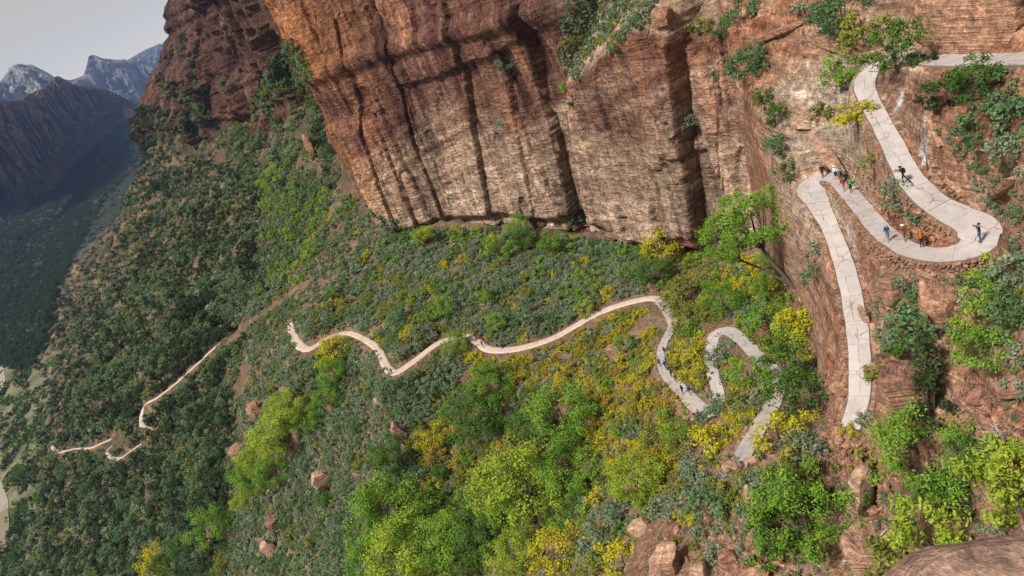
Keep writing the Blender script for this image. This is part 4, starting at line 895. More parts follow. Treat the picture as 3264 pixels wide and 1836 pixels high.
mountain('peak', [(330, 260, 9000), (400, 196, 9000), (440, 172, 9000), (470, 156, 9000), (510, 140, 9000), (580, 160, 9000), (700, 230, 9000)], [(330, 330, 8600), (450, 320, 8600), (700, 320, 8600)], 5, (.07, .08, .10), (.11, .12, .14), .8)
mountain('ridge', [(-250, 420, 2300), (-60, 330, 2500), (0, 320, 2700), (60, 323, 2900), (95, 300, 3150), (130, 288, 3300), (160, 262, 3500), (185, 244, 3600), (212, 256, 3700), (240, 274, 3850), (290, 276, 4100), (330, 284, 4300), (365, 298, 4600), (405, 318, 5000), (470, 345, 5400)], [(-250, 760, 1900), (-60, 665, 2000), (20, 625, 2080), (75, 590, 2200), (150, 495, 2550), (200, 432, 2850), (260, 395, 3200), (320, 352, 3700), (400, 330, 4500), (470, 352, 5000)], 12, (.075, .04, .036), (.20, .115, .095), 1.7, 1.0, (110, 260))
def flat_strip(name, pts, mat, dz=.3):
    p = np.array([np.concatenate([P(a, b, z=z), [w]]) for a, b, z, w in pts]); p = smooth_path(p, 6)
    t = np.gradient(p[:, :2], axis=0); t /= np.linalg.norm(t, axis=1, keepdims=True); n_ = np.c_[t[:, 1], -t[:, 0]]
    rows = []
    for f in np.linspace(-.5, .5, 7):
        q = p[:, :2]+n_*(p[:, 3:4]*f*(1+.15*noise3(np.arange(len(p))*.15, f*3, 0))[:, None] if False else p[:, 3:4]*f); rows.append(np.c_[q, np.full(len(q), 0.)])
    V = np.stack(rows); zt = np.array([[drop(a[0], a[1])[1 - 1].z if drop(a[0], a[1]) else 63 for a in r_] for r_ in V]); V[..., 2] = np.maximum(zt.max(0), zt)[...]*0+zt.max(0)[None]+dz
    me = new_mesh(name, V.reshape(-1, 3), grid_faces(len(rows), len(p))); me.materials.append(mat)
    return tag(obj(name, me), kind='structure')
t_ = NT('river_water'); M_WATER = t_.done(t_.mix(t_.noise(t_.pos(), .05, 3), (.19, .145, .09), (.25, .20, .13)), .12, t_.noise(t_.pos(), .8, 3), .15, .2, .5)
t_ = NT('river_sand'); M_SAND = t_.done(t_.mix(t_.noise(t_.pos(), .12, 5), (.20, .17, .115), (.40, .36, .30)), .95, t_.noise(t_.pos(), .5, 4), .5, .5)
flat_strip('river_bank', [(-130, 1980, 63, 40), (-50, 1790, 63, 26), (-5, 1660, 63, 22), (-40, 1560, 63, 18), (-90, 1440, 63, 22), (-60, 1330, 63, 26), (0, 1250, 63, 26), (-40, 1150, 63, 26), (-140, 1080, 63, 30)], M_SAND, .4)
flat_strip('river', [(-110, 1980, 63, 20), (-25, 1780, 63, 16), (12, 1672, 63, 14), (-40, 1570, 63, 12), (-100, 1440, 63, 12), (-80, 1330, 63, 12), (-25, 1250, 63, 10), (-60, 1150, 63, 10), (-160, 1080, 63, 12)], M_WATER, .8)

# ------------------------------------------------------------------ the air between
hz = bpy.data.materials.new('haze'); hz.use_nodes = True; hz.node_tree.nodes.clear()
_vo = hz.node_tree.nodes.new('ShaderNodeOutputMaterial'); _pv = hz.node_tree.nodes.new('ShaderNodeVolumePrincipled')
_pv.inputs['Color'].default_value = (.33, .52, 1.0, 1); _pv.inputs['Density'].default_value = 5.2e-5; _pv.inputs['Anisotropy'].default_value = .2
hz.node_tree.links.new(_pv.outputs[0], _vo.inputs['Volume'])
bm = bmesh.new(); bmesh.ops.create_cube(bm, size=1, matrix=Matrix.Translation((-500, 3600, 355)) @ Matrix.Diagonal((13000, 12400, 780, 1)))
me = bpy.data.meshes.new('haze'); bm.to_mesh(me); bm.free(); me.materials.append(hz); tag(obj('haze', me), None, None, None, 'stuff')
scene.cycles.volume_bounces = 0

# ------------------------------------------------------------------ the trails, slab by slab
def concrete(name, a, b):
    t = NT(name); p = t.pos(); c = t.mix(t.n('ObjectInfo').outputs['Random'], a, b)
    n1, n2 = t.noise(p, .9, 5, .6), t.noise(p, 7, 4, .7)
    c = t.mix(.7, c, t.ramp(n1, (.3, .80), (.6, 1.06)), 'MULTIPLY'); c = t.mix(.5, c, t.ramp(n2, (.35, .82), (.65, 1.08)), 'MULTIPLY')
    c = t.mix(t.ramp(t.noise(p, 1.8, 6, .7, .8), (.56, 0.0), (.66, .5)), c, (.36, .24, .17))
    vo = t.n('TexVoronoi', feature='DISTANCE_TO_EDGE', i_Vector=t.mix(.25, t.pos((.32, .32, .32)), t.n('TexNoise', i_Vector=p, i_Scale=1.3).outputs['Color'], 'ADD'), i_Scale=1.0).outputs['Distance']
    c = t.mix(t.ramp(t.noise(p, .35, 3), (.42, 0.0), (.55, .8)), c, t.ramp(vo, (.0, .35), (.010, .6), (.022, 1.0)), 'MULTIPLY')
    c = t.mix(t.ramp(t.noise(p, .5, 6, .75, .5), (.52, 0.0), (.70, .55)), c, (.30, .215, .16))
    return t.done(c, .85, n2, .25, .04, .25)
M_SLAB = concrete('trail_concrete', (.41, .36, .335), (.48, .425, .395)); M_BED = bark_mat('joint_dirt', (.12, .085, .06), (.2, .14, .10)); M_DIRT = concrete('trail_sand', (.50, .385, .30), (.55, .43, .34))
def path_frame(p):
    t = np.gradient(p[:, :2], axis=0); t /= np.linalg.norm(t, axis=1, keepdims=True)
    for _ in range(3): t[1:-1] = (t[:-2]+t[1:-1]*2+t[2:])/4
    t /= np.linalg.norm(t, axis=1, keepdims=True)
    return np.c_[t[:, 1], -t[:, 0]]
def edge_w(p, side, seed):
    w = p[:, 3]*.5*(1+.10*noise3(np.arange(len(p))*.21+seed*9, side*4.1, 0)+.05*noise3(np.arange(len(p))*.7+seed*5, side*2.3, 1))
    n_ = path_frame(p); d = np.gradient(p[:, :2], axis=0); L = np.hypot(*d.T); t = np.c_[-n_[:, 1], n_[:, 0]]; dt = np.gradient(t, axis=0)/L[:, None]
    kap = (dt*n_).sum(1)*(1 if side else -1)                 # positive: this side is the inside of the bend
    return np.where(kap > .05, np.minimum(w, .9/np.maximum(kap, .05)), w)
def slab_path(name, p, seed, len_m=2.3, two=True, upto=1.0):
    r = np.random.RandomState(seed); nrm = path_frame(p); L, Rr = edge_w(p, 0, seed), edge_w(p, 1, seed)
    root = tag(obj(name, None), kind='structure'); _n2 = np.gradient(nrm, axis=0); bend = np.hypot(*_n2.T)/np.hypot(*np.gradient(p[:, :2], axis=0).T)
    # bed under the slabs
    V = np.concatenate([np.c_[p[:, :2]-nrm*(L+.05)[:, None], p[:, 2]-.02], np.c_[p[:, :2]+nrm*(Rr+.05)[:, None], p[:, 2]-.02], np.c_[p[:, :2]+nrm*(Rr+.25)[:, None], p[:, 2]-.6], np.c_[p[:, :2]-nrm*(L+.25)[:, None], p[:, 2]-.6]]); n_ = len(p)
    Fc = np.concatenate([np.stack([np.arange(n_-1)+a*n_, np.arange(1, n_)+a*n_, np.arange(1, n_)+b*n_, np.arange(n_-1)+b*n_], 1) for a, b in ((0, 1), (1, 2), (3, 0))])
    me = new_mesh('bed', V, Fc, [M_BED], False); obj('bed', me, root)
    step = np.hypot(*(p[1]-p[0])[:2]); i = 0; mid = .08*r.normal()
    while i < n_-2:
        k = max(2, int(round(len_m*(.7+.7*r.rand())/step))); j = min(n_-1, i+k)
        if n_-1-j < 2: j = n_-1
        m2 = np.clip(mid+.12*r.normal(), -.3, .3)
        spans = [(-1, m2), (m2, 1)] if two and r.rand() > .12 else [(-1, 1)]
        for a, b in spans:
            idx = np.linspace(i, j, 6); g = (.022 if bend[i:j+1].max() < .16 else .006)/step
            idx[0] += g; idx[-1] -= g
            cr_ = []
            for q in (a, b):
                f = q+(.011/1.2 if q == a and a > -1 else (-.011/1.2 if q == b and b < 1 else 0))
                fi = idx; nxp = np.stack([np.interp(fi, np.arange(n_), p[:, c_]) for c_ in range(3)], 1); nn = np.stack([np.interp(fi, np.arange(n_), nrm[:, c_]) for c_ in range(2)], 1)
                w_ = np.interp(fi, np.arange(n_), Rr if f > 0 else L)
                wig = .05*noise3(fi*.9, seed+a*3.0+b, 2) if abs(q) < 1 else 0
                nxp[:, :2] += nn*(w_*f+wig)[:, None]; cr_.append(nxp)
            top = np.stack(cr_); hgt_ = .012*r.normal(); top[..., 2] += .03+hgt_; bot = top.copy(); bot[..., 2] -= .16
            m = 6; V = np.concatenate([top.reshape(-1, 3), bot.reshape(-1, 3)])
            Fs = [(q, q+1, m+q+1, m+q) for q in range(m-1)]
            ring = list(range(m))+[m+q for q in range(m-1, -1, -1)]
            Fs += [(ring[q], ring[(q+1) % len(ring)], ring[(q+1) % len(ring)]+2*m, ring[q]+2*m) for q in range(len(ring))]
            me = new_mesh('slab', V, Fs, [M_SLAB], False); obj('slab', me, root)
        mid = m2; i = j
    return root
def ribbon(name, p, seed, mat, lift=.03):
    nrm = path_frame(p); L, Rr = edge_w(p, 0, seed), edge_w(p, 1, seed); n_ = len(p); rows = []
    for f, dz in ((-1.12, -.5), (-1, 0), (-.5, .03), (0, .0), (.5, .03), (1, 0), (1.12, -.5)):
        rows.append(np.c_[p[:, :2]+nrm*((Rr if f > 0 else L)*f)[:, None], p[:, 2]+lift+dz+.03*noise3(np.arange(n_)*.4, f*2, seed)])
    me = new_mesh(name, np.concatenate(rows), grid_faces(len(rows), n_), [mat]); return tag(obj(name, me), kind='structure')
slab_path('upper_trail', TR['UP'], 3); slab_path('lower_trail', TR['MID'], 5, 2.1)
ribbon('middle_trail', TR['LONG'], 2, M_DIRT); TR['LOW'][:, 3] *= .72; TR['LOW2'][:, 3] *= .72
ribbon('valley_trail', TR['LOW'], 4, M_DIRT, .05); ribbon('river_trail', TR['LOW2'], 6, M_DIRT, .05)

# ------------------------------------------------------------------ stones, walls and boulders
def rock_mesh(name, seed, sub=2, cuts=9, sq=.0, rough=.12):
    """an angular rock about 1 m in radius: a ball cut by planes, then roughened"""
    r = np.random.RandomState(seed); bm = bmesh.new(); bmesh.ops.create_icosphere(bm, subdivisions=sub, radius=1)
    co = np.array([v.co[:] for v in bm.verts])
    co += (rough*fbm(co[:, 0]*1.3+seed, co[:, 1]*1.3, co[:, 2]*1.8, 3))[:, None]*co
    for i in range(cuts+4):
        d = r.normal(size=3)
        if i < 6 and sq: d = np.array([(1, 0, 0), (-1, 0, 0), (0, 1, 0), (0, -1, 0), (0, 0, 1), (0, 0, -1)][i], float)+r.normal(size=3)*(1-sq)*.5
        d /= np.linalg.norm(d); h_ = .52+.30*r.rand(); k = co@d
        co = co-np.maximum(k-h_, 0)[:, None]*d
    if sub > 2:
        co += (.035*fbm(co[:, 0]*5+seed, co[:, 1]*5, co[:, 2]*7, 3))[:, None]*co
        w_ = co[:, 2]*5+.6*co[:, 0]+seed; co[:, :2] *= (1+.07*(sstep(.1, .9, w_-np.floor(w_))-.5)*(noise3(np.floor(w_)*1.7+.3, seed+.5, 0)+.6))[:, None]
    for v, c in zip(bm.verts, co): v.co = c
    me = bpy.data.meshes.new(name); bm.to_mesh(me); bm.free(); me.polygons.foreach_set('use_smooth', np.ones(len(me.polygons), bool)); me.set_sharp_from_angle(angle=math.radians(24)); return me
def stone_m(name, a, b, sc=2.5): return stone_mat(name, (a, b), 1.8, sc, .8, crack=.3, ck=.12)
M_STONE = stone_m('wall_stone', (.27, .13, .075), (.40, .25, .16), 3); M_BOULD = stone_m('boulder_stone', (.29, .145, .095), (.36, .20, .135), 1.6); M_PALE = stone_m('pale_stone', (.44, .255, .165), (.48, .30, .20), 1.8); M_RED = stone_m('red_stone', (.34, .165, .10), (.46, .265, .17), 2.0)
M_DARK = stone_m('dark_stone', (.16, .08, .055), (.23, .12, .08), .5)
STONES = [rock_mesh('stone', 100+i, 1, 7, .8, .06) for i in range(8)]
for m in STONES: m.materials.append(M_STONE)
ROCKS = [rock_mesh('rock', 300+i, 2, 10, .3, .10) for i in range(8)]
for m in ROCKS: m.materials.append(M_RED)
def dry_wall(label, line, courses, sl=.42, sh=.22, depth=.3, seed=1, top=0.0):
    """stones laid along a plan line (x, y, z of the top edge)"""
    r = np.random.RandomState(seed); line = np.asarray(line, float)
    root = obj('stone_wall', None, None, line[0]); tag(root, label, 'stone wall'); base = line[0]
    s = np.r_[0, np.cumsum(np.hypot(*np.diff(line[:, :2], axis=0).T))]
    for c in range(courses):
        q = r.rand()*.3
        while q < s[-1]:
            w = sl*(.6+.9*r.rand()); x, y, z = [np.interp(q+w*.5, s, line[:, k]) for k in range(3)]
            x2, y2 = [np.interp(min(q+w*.5+.2, s[-1]), s, line[:, k])-np.interp(q+w*.5-.2, s, line[:, k]) for k in range(2)]
            o = obj('stone', STONES[r.randint(8)], root); o.scale = (w*.62, depth*(.8+.5*r.rand()), sh*(.55+.25*r.rand()))
            o.location = Vector((x-base[0]+.07*r.normal(), y-base[1]+.07*r.normal(), z-base[2]+top-(c+.5)*sh*1.05+.03*r.normal()))
            o.rotation_euler = (r.normal()*.07, r.normal()*.07, math.atan2(y2, x2)+r.normal()*.08); q += w*1.02
    return root
def edge_line(p, side, i0, i1, extra=.25, dz=0.0, step=1):
    nrm = path_frame(p); w = edge_w(p, 0, 3)
    q = p[i0:i1:step]; n_ = nrm[i0:i1:step]*(w[i0:i1:step]+extra)[:, None]*side
    return np.c_[q[:, :2]+n_, q[:, 2]+dz]
def idx_at(p, px, py, z):
    g = P(px, py, z=z); return int(np.argmin(np.hypot(p[:, 0]-g[0], p[:, 1]-g[1])))
U = TR['UP']; a1 = idx_at(U, 3112, 735, 264.8); a2 = idx_at(U, 2800, 725, 262.2); a3 = idx_at(U, 2640, 565, 259.6); a0 = idx_at(U, 2900, 565, 267.1); b1 = idx_at(U, 2625, 680, 258); b2 = idx_at(U, 2720, 1340, 249.4)
dry_wall('dry stone retaining wall under the hairpin of the upper trail', edge_line(U, -1, a1-4, a2+3, .30, -.02), 6, .46, .26, .32, 1)
dry_wall('long low stone edging beside the sloping leg below the hairpin', edge_line(U, -1, a2+3, a3-2, .22, .06), 3, .42, .24, .3, 2)
dry_wall('row of edging stones inside the wide hairpin of the upper trail', edge_line(U, 1, a0+4, a1-5, .25, .05), 2, .45, .25, .3, 3)
dry_wall('ragged stone edging left of the straight trail on the rock rib', edge_line(U, 1, b1, b2, .22, .04), 2, .40, .22, .28, 4)
Md = TR['MID']; c0_, c1_ = idx_at(Md, 2285, 1240, 232), idx_at(Md, 2225, 1300, 230.3)
dry_wall('short stacked stone wall inside the lower hairpin', edge_line(Md, 1, c0_-2, c0_+6, .35, .1)[::1], 5, .45, .26, .32, 5)
c2_, c3_ = idx_at(Md, 2345, 1500, 245), idx_at(Md, 2440, 1320, 242)
dry_wall('stone edging left of the lowest trail leg', edge_line(Md, -1, c2_, c3_, .22, .03), 1, .5, .24, .3, 6)
c4_, c5_ = idx_at(Md, 2225, 1300, 230.3), idx_at(Md, 2112, 1170, 228.4)
dry_wall('rubble edging below the crowded leg of the lower trail', edge_line(Md, -1, c4_, c5_, .3, .0), 2, .5, .28, .34, 7)
def boulder(px, py, r_, sx, sy, sz_, seed, mat, label, tilt=(0, 0, 0), sink=.35, name='boulder', sq=.35, what='both', R=None):
    g = hit(px, py+r_*.5, what)
    if g is None: return
    R = R or r_*g[2]/F; me = rock_mesh(name, seed, 3, 11, sq, .12); me.materials.append(mat)
    o = obj(name, me, None, g[0]+Vector((0, 0, R*sz_*(1-sink)-R*.35))); o.scale = (R*sx, R*sy, R*sz_); o.rotation_euler = tilt
    tag(o, label, 'rock'); return o
B = boulder
B(2925, 1165, 150, 1.1, .8, .62, 1, M_BOULD, 'large flat red brown boulder behind the cone shaped conifer', (.15, .30, .3), .25)
B(2770, 1715, 105, .95, .8, .85, 2, M_PALE, 'big angular tan boulder at the bottom with a dead branch on it', (.2, .1, .8))
B(2750, 1580, 95, .55, .45, 1.15, 3, M_PALE, 'tall curved tan slab beside the rubble', (.1, .5, .5), .2)
B(2845, 905, 62, .75, .7, 1.0, 4, M_BOULD, 'brown boulder under the stone wall, left one of the pair', (.1, 0, .4), .3)
B(2975, 930, 98, 1.0, .7, .85, 5, M_RED, 'red boulder with bleached stains under the stone wall', (.3, .2, .9), .35)
B(2790, 1165, 40, 1, .8, .6, 6, M_PALE, 'small tan boulder right of the straight trail')
B(2825, 1085, 50, 1, .7, .5, 7, M_PALE, 'pale sloping rock right of the straight trail')
B(823, 1304, 36, .8, .8, 1.1, 8, M_BOULD, 'brown boulder left of the topmost lime tree', sink=.2)
B(764, 1435, 36, 1, .8, .9, 9, M_BOULD, 'rounded brown boulder left of the third lime tree', sink=.2)
B(1045, 1530, 46, .8, .6, 1.15, 10, M_PALE, 'leaning tan rock with a curled top on the lower slope', (.2, -.6, .2), .15)
B(882, 1663, 38, .9, .8, 1.0, 11, M_BOULD, 'dark red boulder overhanging on the lower slope', (.2, .3, 0), .15)
B(868, 1745, 38, .7, .7, 1.2, 12, M_PALE, 'pale split rock below the dark red boulder', sink=.2)
B(1283, 1380, 42, .55, .55, 1.35, 13, M_BOULD, 'upright slab of rock left of the central thicket', (.1, -.3, .3), .15)
B(1208, 1270, 22, 1, .8, .9, 14, M_PALE, 'tan rock in the scrub under the middle trail')
B(2052, 1672, 52, 1, .8, .75, 15, M_PALE, 'banded tan boulder at the edge of the rubble', (.1, .2, .2), .25)
B(882, 1118, 20, 1, .8, .8, 16, M_BOULD, 'grey brown block below the left end of the middle trail', sink=.2, sq=.8)
B(932, 1172, 18, .7, .6, 1.2, 17, M_BOULD, 'dark upright rock below the grey brown block', sink=.2)
B(2008, 1098, 24, .6, .5, 1.3, 18, M_PALE, 'pointed pale rock in the yellow brush', (.2, .4, 0), .2)
B(2015, 1125, 24, 1, .8, .8, 19, M_BOULD, 'grey round rock under the pointed one')
B(2122, 50, 46, 1.0, .8, .9, 20, M_RED, 'square red block perched on the bench on top of the wall', (0, .15, .3), .1, sq=.9)
B(2425, 226, 14, 1, .8, .9, 21, M_RED, 'dark red stone lodged in the planted crack')
B(2400, 1455, 30, 1, .8, .6, 22, M_PALE, 'tan rock at the left of the lowest trail end')
B(2335, 1480, 40, 1.1, .8, .7, 23, M_PALE, 'smooth tan boulder below the lowest trail end')
B(2390, 1585, 34, .5, .5, 1.5, 24, M_PALE, 'slim tan rock pillar between the sage bushes', sink=.2)
B(2535, 1550, 40, 1.1, .8, .7, 25, M_PALE, 'flat tan block left of the rubble pile', (.2, 0, .2))
B(2140, 1790, 68, .9, .7, 1.15, 26, M_PALE, 'tall tan rock face at the bottom edge', (.1, .1, .4), .3, sq=.6)
B(2240, 1800, 60, 1, .7, .9, 27, M_PALE, 'second tan outcrop at the bottom edge', (.1, .2, .9), .3, sq=.5)
B(2330, 1770, 46, 1, .8, .8, 28, M_BOULD, 'brown boulder among the bottom rubble')
B(2400, 1825, 52, 1.2, .8, .6, 29, M_RED, 'low reddish boulder at the bottom edge in the rubble')
B(3120, 1240, 50, 1, .8, .6, 30, M_BOULD, 'brown rock right of the cone shaped conifer')
B(3240, 1210, 60, 1, .8, .7, 31, M_BOULD, 'brown boulder at the right edge')
B(1782, 470, 50, .42, .42, 1.3, 32, M_PALE, 'pale rectangular pillar stuck in the wall crack', sink=.0, sq=.95, what='wall')
B(1634, 782, 26, .35, .35, 1.1, 33, M_PALE, 'pale stacked rock post at the wall foot', sink=.1, sq=.7)
B(1000, 470, 40, .5, .5, 1.2, 34, M_RED, 'red rounded rock tower left of the orange buttress', sink=.15)
B(2560, 1680, 44, 1.1, .8, .5, 35, M_PALE, 'tan rock under the large low green tree')
def outcrop(px0, py0, px1, py1, wpx, seed, mat, label, thick=.8, sink=.35, far=False):
    a, b = hit(px0, py0), hit(px1, py1)
    if a is None or b is None: return
    A_, B_ = a[0], b[0]; D = (a[2]+b[2])/2; d = B_-A_
    if far:
        r = np.random.RandomState(seed); n_ = 5
        for i in range(n_):
            f = (i+.5)/n_; w = wpx*F**-1*D*(.35+.45*r.rand()); q = A_.lerp(B_, f); h_ = hit(*proj(np.array(q))); q = (h_[0] if h_ else q)+Vector(r.normal(size=3)*w*.5)
            me = rock_mesh('rock_outcrop', seed*7+i, 3, 10, .5, .3); me.materials.append(mat); o = obj('rock_outcrop', me, None, q+(q-ORG).normalized()*w*.35)
            o.rotation_euler = (r.normal()*.4, r.normal()*.4, r.rand()*6.3); o.scale = (w*(.7+.6*r.rand()), w*.8, w*(1.2+1.2*r.rand())); tag(o, label, 'rock', label)
        return
    me = rock_mesh('rock_outcrop', seed, 4, 9, .5, .34); me.materials.append(mat)
    w = wpx*F**-1*D*.6; o = obj('rock_outcrop', me, None, (A_+B_)/2+((A_+B_)/2-ORG).normalized()*w*thick*sink)
    o.rotation_euler = d.to_track_quat('X', 'Z').to_euler(); o.scale = (d.length*.6, w, w*thick); tag(o, label, 'rock')
O = outcrop
O(2570, 105, 2790, 185, 60, 211, M_RED, 'red layered ledge above the bend of the upper trail', .6)
O(2420, 130, 2600, 60, 56, 212, M_RED, 'upper edge of the big red rock face', .5)
O(2700, 210, 2770, 130, 40, 213, M_RED, 'broken red ledges left of the upper trail bend', .7)
O(2455, 320, 2590, 430, 44, 214, M_PALE, 'smooth pinkish rock band slanting down the slickrock, upper part', .4, .5)
O(2585, 425, 2700, 575, 44, 215, M_PALE, 'smooth pinkish rock band slanting down to the upper bend, lower part', .4, .5)
O(2960, 330, 3010, 470, 40, 216, M_RED, 'red rock step beside the white streak', .6)
O(3010, 560, 3120, 650, 50, 217, M_RED, 'red ledge at the foot of the bank above the hairpin', .6)
O(3150, 640, 3250, 560, 46, 218, M_BOULD, 'brown ledge on the bank at the right edge', .6)
O(2890, 420, 2950, 540, 30, 219, M_RED, 'rough red bank right of the upper trail', .7)
g = hit(476, 150, 'wall')
if g:
    me = rock_mesh('rock_pinnacle', 77, 3, 10, .6, .15); me.materials.append(M_BOULD); o = obj('rock_pinnacle', me, None, P(470, 112, D=g[2]+3)); o.scale = (6.5, 7, 19); o.rotation_euler = (0, -.28, .4); tag(o, 'dark rock pinnacle standing out against the sky on the far wall', 'rock')
def placed_rock(name, loc, scale, rot, seed, mat, label, sq=.9):
    me = rock_mesh(name, seed, 4, 8, sq, .14); me.materials.append(mat); o = obj(name, me, None, loc); o.scale = scale; o.rotation_euler = rot; tag(o, label, 'rock')
placed_rock('rock_block', (49.6, 65.5, 277.2), (8.2, 4.6, 6.0), (.0, .04, -1.33), 36, M_RED, 'huge square cross bedded rock block above the top trail')
placed_rock('rock_bank', (52.0, 51.5, 277.0), (8.0, 4.6, 5.0), (.1, .05, -1.30), 37, M_BOULD, 'rough dark rock bank above the top trail at the right edge', .6)
B(2655, 508, 36, 1.3, .6, .8, 38, M_RED, 'dark rough rock niche behind the group at the upper bend', (0, .1, .4), .3)
B(2755, 1000, 30, .5, .9, 1.2, 39, M_PALE, 'tan rock shoulder right of the straight trail', sink=.4)
# the ledge in front at the lower right
lp = [P(2905, 1860, D=33), P(3050, 1745, D=33), P(3160, 1690, D=33), P(3330, 1590, D=33)]
me = rock_mesh('rock_ledge', 55, 4, 12, .3, .05); me.materials.append(stone_m('ledge_stone', (.36, .22, .165), (.37, .23, .17), 1.2))
_a = Vector(lp[0]); _b = Vector(lp[3]); _m = (_a+_b)/2; _d = (_b-_a)
ld = obj('rock_ledge', me, None, Vector(P(3330, 1950, D=33))); ld.scale = (7.2, 3.3, 3.0)
ld.rotation_euler = (.1, -.10, math.atan2(_d.y, _d.x)); tag(ld, 'smooth bare reddish rock ledge in the lower right corner', 'rock')
# loose rocks
RZ = [([(2060, 1690), (2300, 1640), (2480, 1640), (2520, 1836), (2060, 1836)], 40, 'on the broken slope at the bottom edge'), ([(2640, 1440), (3000, 1480), (3050, 1640), (2800, 1650), (2640, 1580)], 60, 'among the bushes at the lower right'), ([(2780, 930), (3100, 950), (3160, 1100), (2900, 1120)], 22, 'between the red boulders'), ([(2860, 640), (3040, 745), (2960, 775), (2860, 720)], 26, 'inside the wide hairpin'), ([(2700, 520), (2800, 560), (2860, 690), (2790, 690)], 16, 'on the bank between the upper trail legs'), ([(2960, 560), (3120, 680), (3180, 720), (3100, 640)], 14, 'at the foot of the bank above the hairpin'),
 ([(2640, 1420), (2760, 1390), (2800, 1480), (2740, 1560), (2640, 1500)], 34, 'in the gravel below the straight trail'), ([(2500, 1560), (2660, 1530), (2680, 1620), (2520, 1640)], 34, 'in the rubble pile by the curved slab'), ([(2280, 1640), (2440, 1600), (2460, 1836), (2240, 1836)], 46, 'in the rubble at the bottom edge'),
      ([(3040, 1330), (3264, 1290), (3264, 1470), (3060, 1470)], 60, 'on the rubble slope at the right edge'), ([(2630, 1180), (2690, 1180), (2700, 1400), (2640, 1420)], 26, 'under the edging of the straight trail'), ([(2070, 1190), (2130, 1240), (2220, 1340), (2200, 1370), (2090, 1270)], 30, 'below the crowded trail leg'), ([(2290, 1360), (2340, 1330), (2330, 1480), (2260, 1500)], 18, 'left of the lowest trail leg'),
      ([(1300, 1130), (1520, 1100), (1640, 1130), (1500, 1145), (1320, 1190)], 16, 'along the lower edge of the middle trail'), ([(2440, 900), (2600, 1060), (2600, 1180), (2420, 1130)], 20, 'on the red slope below the rock rib')]
for poly, n_, place in RZ:
    n_ = int(n_*.62); pa = np.array(poly); k = 0
    for _ in range(n_*8):
        px, py = rng.uniform(*[pa[:, 0].min(), pa[:, 0].max()]), rng.uniform(pa[:, 1].min(), pa[:, 1].max())
        if not inside(px, py, poly) or on_trail(px, py, 4): continue
        g = hit(px, py, 'ground'); R = .2+.6*rng.rand()**2.4
        o = obj('rock', ROCKS[rng.randint(8)], None, g[0]+Vector((0, 0, R*.2))); o.scale = (R*(.8+.5*rng.rand()), R*(.8+.4*rng.rand()), R*(.5+.4*rng.rand())); o.rotation_euler = (rng.normal()*.4, rng.normal()*.4, rng.rand()*6.28)
        tag(o, 'loose angular reddish rock '+place, 'rock', 'loose rocks '+place); k += 1
        if k >= n_: break
# gravel that nobody could count
V, Fc = [], []
gv = np.array([(1, 1, 1), (-1, -1, 1), (-1, 1, -1), (1, -1, -1)], float); gf = [(0, 1, 2), (0, 3, 1), (0, 2, 3), (1, 3, 2)]
for poly, n_, place in RZ+[([(2060, 1640), (2640, 1420), (3264, 1250), (3264, 1836), (2060, 1836)], 260, '')]:
    pa = np.array(poly); k = 0
    for _ in range(n_*30):
        px, py = rng.uniform(pa[:, 0].min(), pa[:, 0].max()), rng.uniform(pa[:, 1].min(), pa[:, 1].max())
        if not inside(px, py, poly) or on_trail(px, py, 2): continue
        g = hit(px, py, 'ground'); q = gv*(.05+.14*rng.rand()**2)*(.6+.8*rng.rand(4, 1)); a = rng.rand()*6.28; ca, sa = math.cos(a), math.sin(a)
        q = q@np.array([[ca, sa, 0], [-sa, ca, 0], [0, 0, .8]])+np.array(g[0]); o_ = len(V); V += list(q); Fc += [tuple(i+o_ for i in f) for f in gf]; k += 1
        if k > n_*10: break
me = new_mesh('gravel', V, Fc, [M_RED], False); tag(obj('gravel', me), 'reddish gravel and chips between the loose rocks', None, None, 'stuff')

# ------------------------------------------------------------------ dead wood
def dead_brush(px, py, r_, seed, label, n_=16):
    g = hit(px, py+r_*.4); R = r_*g[2]/F; r = np.random.RandomState(seed); tb = []
    for i in range(n_):
        d = r.normal(size=3); d[2] = abs(d[2])*.8+.15; d /= np.linalg.norm(d); e = d*R*(.7+.5*r.rand()); m = e*.5+r.normal(size=3)*R*.12
        tb.append(([np.zeros(3), m, e], [.035*R, .025*R, .008*R], 4))
        for k in range(3):
            s = m*(1-k*.3)+e*(k*.3); f = s+r.normal(size=3)*R*.28; tb.append(([s, (s+f)/2+r.normal(size=3)*R*.04, f], [.014*R, .010*R, .004*R], 3))
    o = obj('dead_brush', join_tubes('dead_brush', tb, M_DEAD), None, g[0]); tag(o, label, 'bush')
def log(px0, py0, px1, py1, rad, label, lift=.2):
    a, b = hit(px0, py0, 'ground')[0], hit(px1, py1, 'ground')[0]; a.z += lift; b.z += lift; a, b = np.array(a), np.array(b); r = np.random.RandomState(int(px0))
    m = (a+b)/2+np.r_[r.normal(size=2)*.1*np.linalg.norm(b-a), .1]; L = np.linalg.norm(b-a)
    tb = [([a-a, m-a, b-a], [rad, rad*.8, rad*.35], 6)]
    for k in range(4):
        s = (m*(1-.2*k)+b*.2*k)-a; tb.append(([s, s+r.normal(size=3)*L*.08, s+r.normal(size=3)*L*.2+np.array([0, 0, .1*L])], [rad*.4, rad*.25, rad*.1], 4))
    o = obj('fallen_log', join_tubes('fallen_log', tb, M_DEAD), None, a); tag(o, label, 'log')
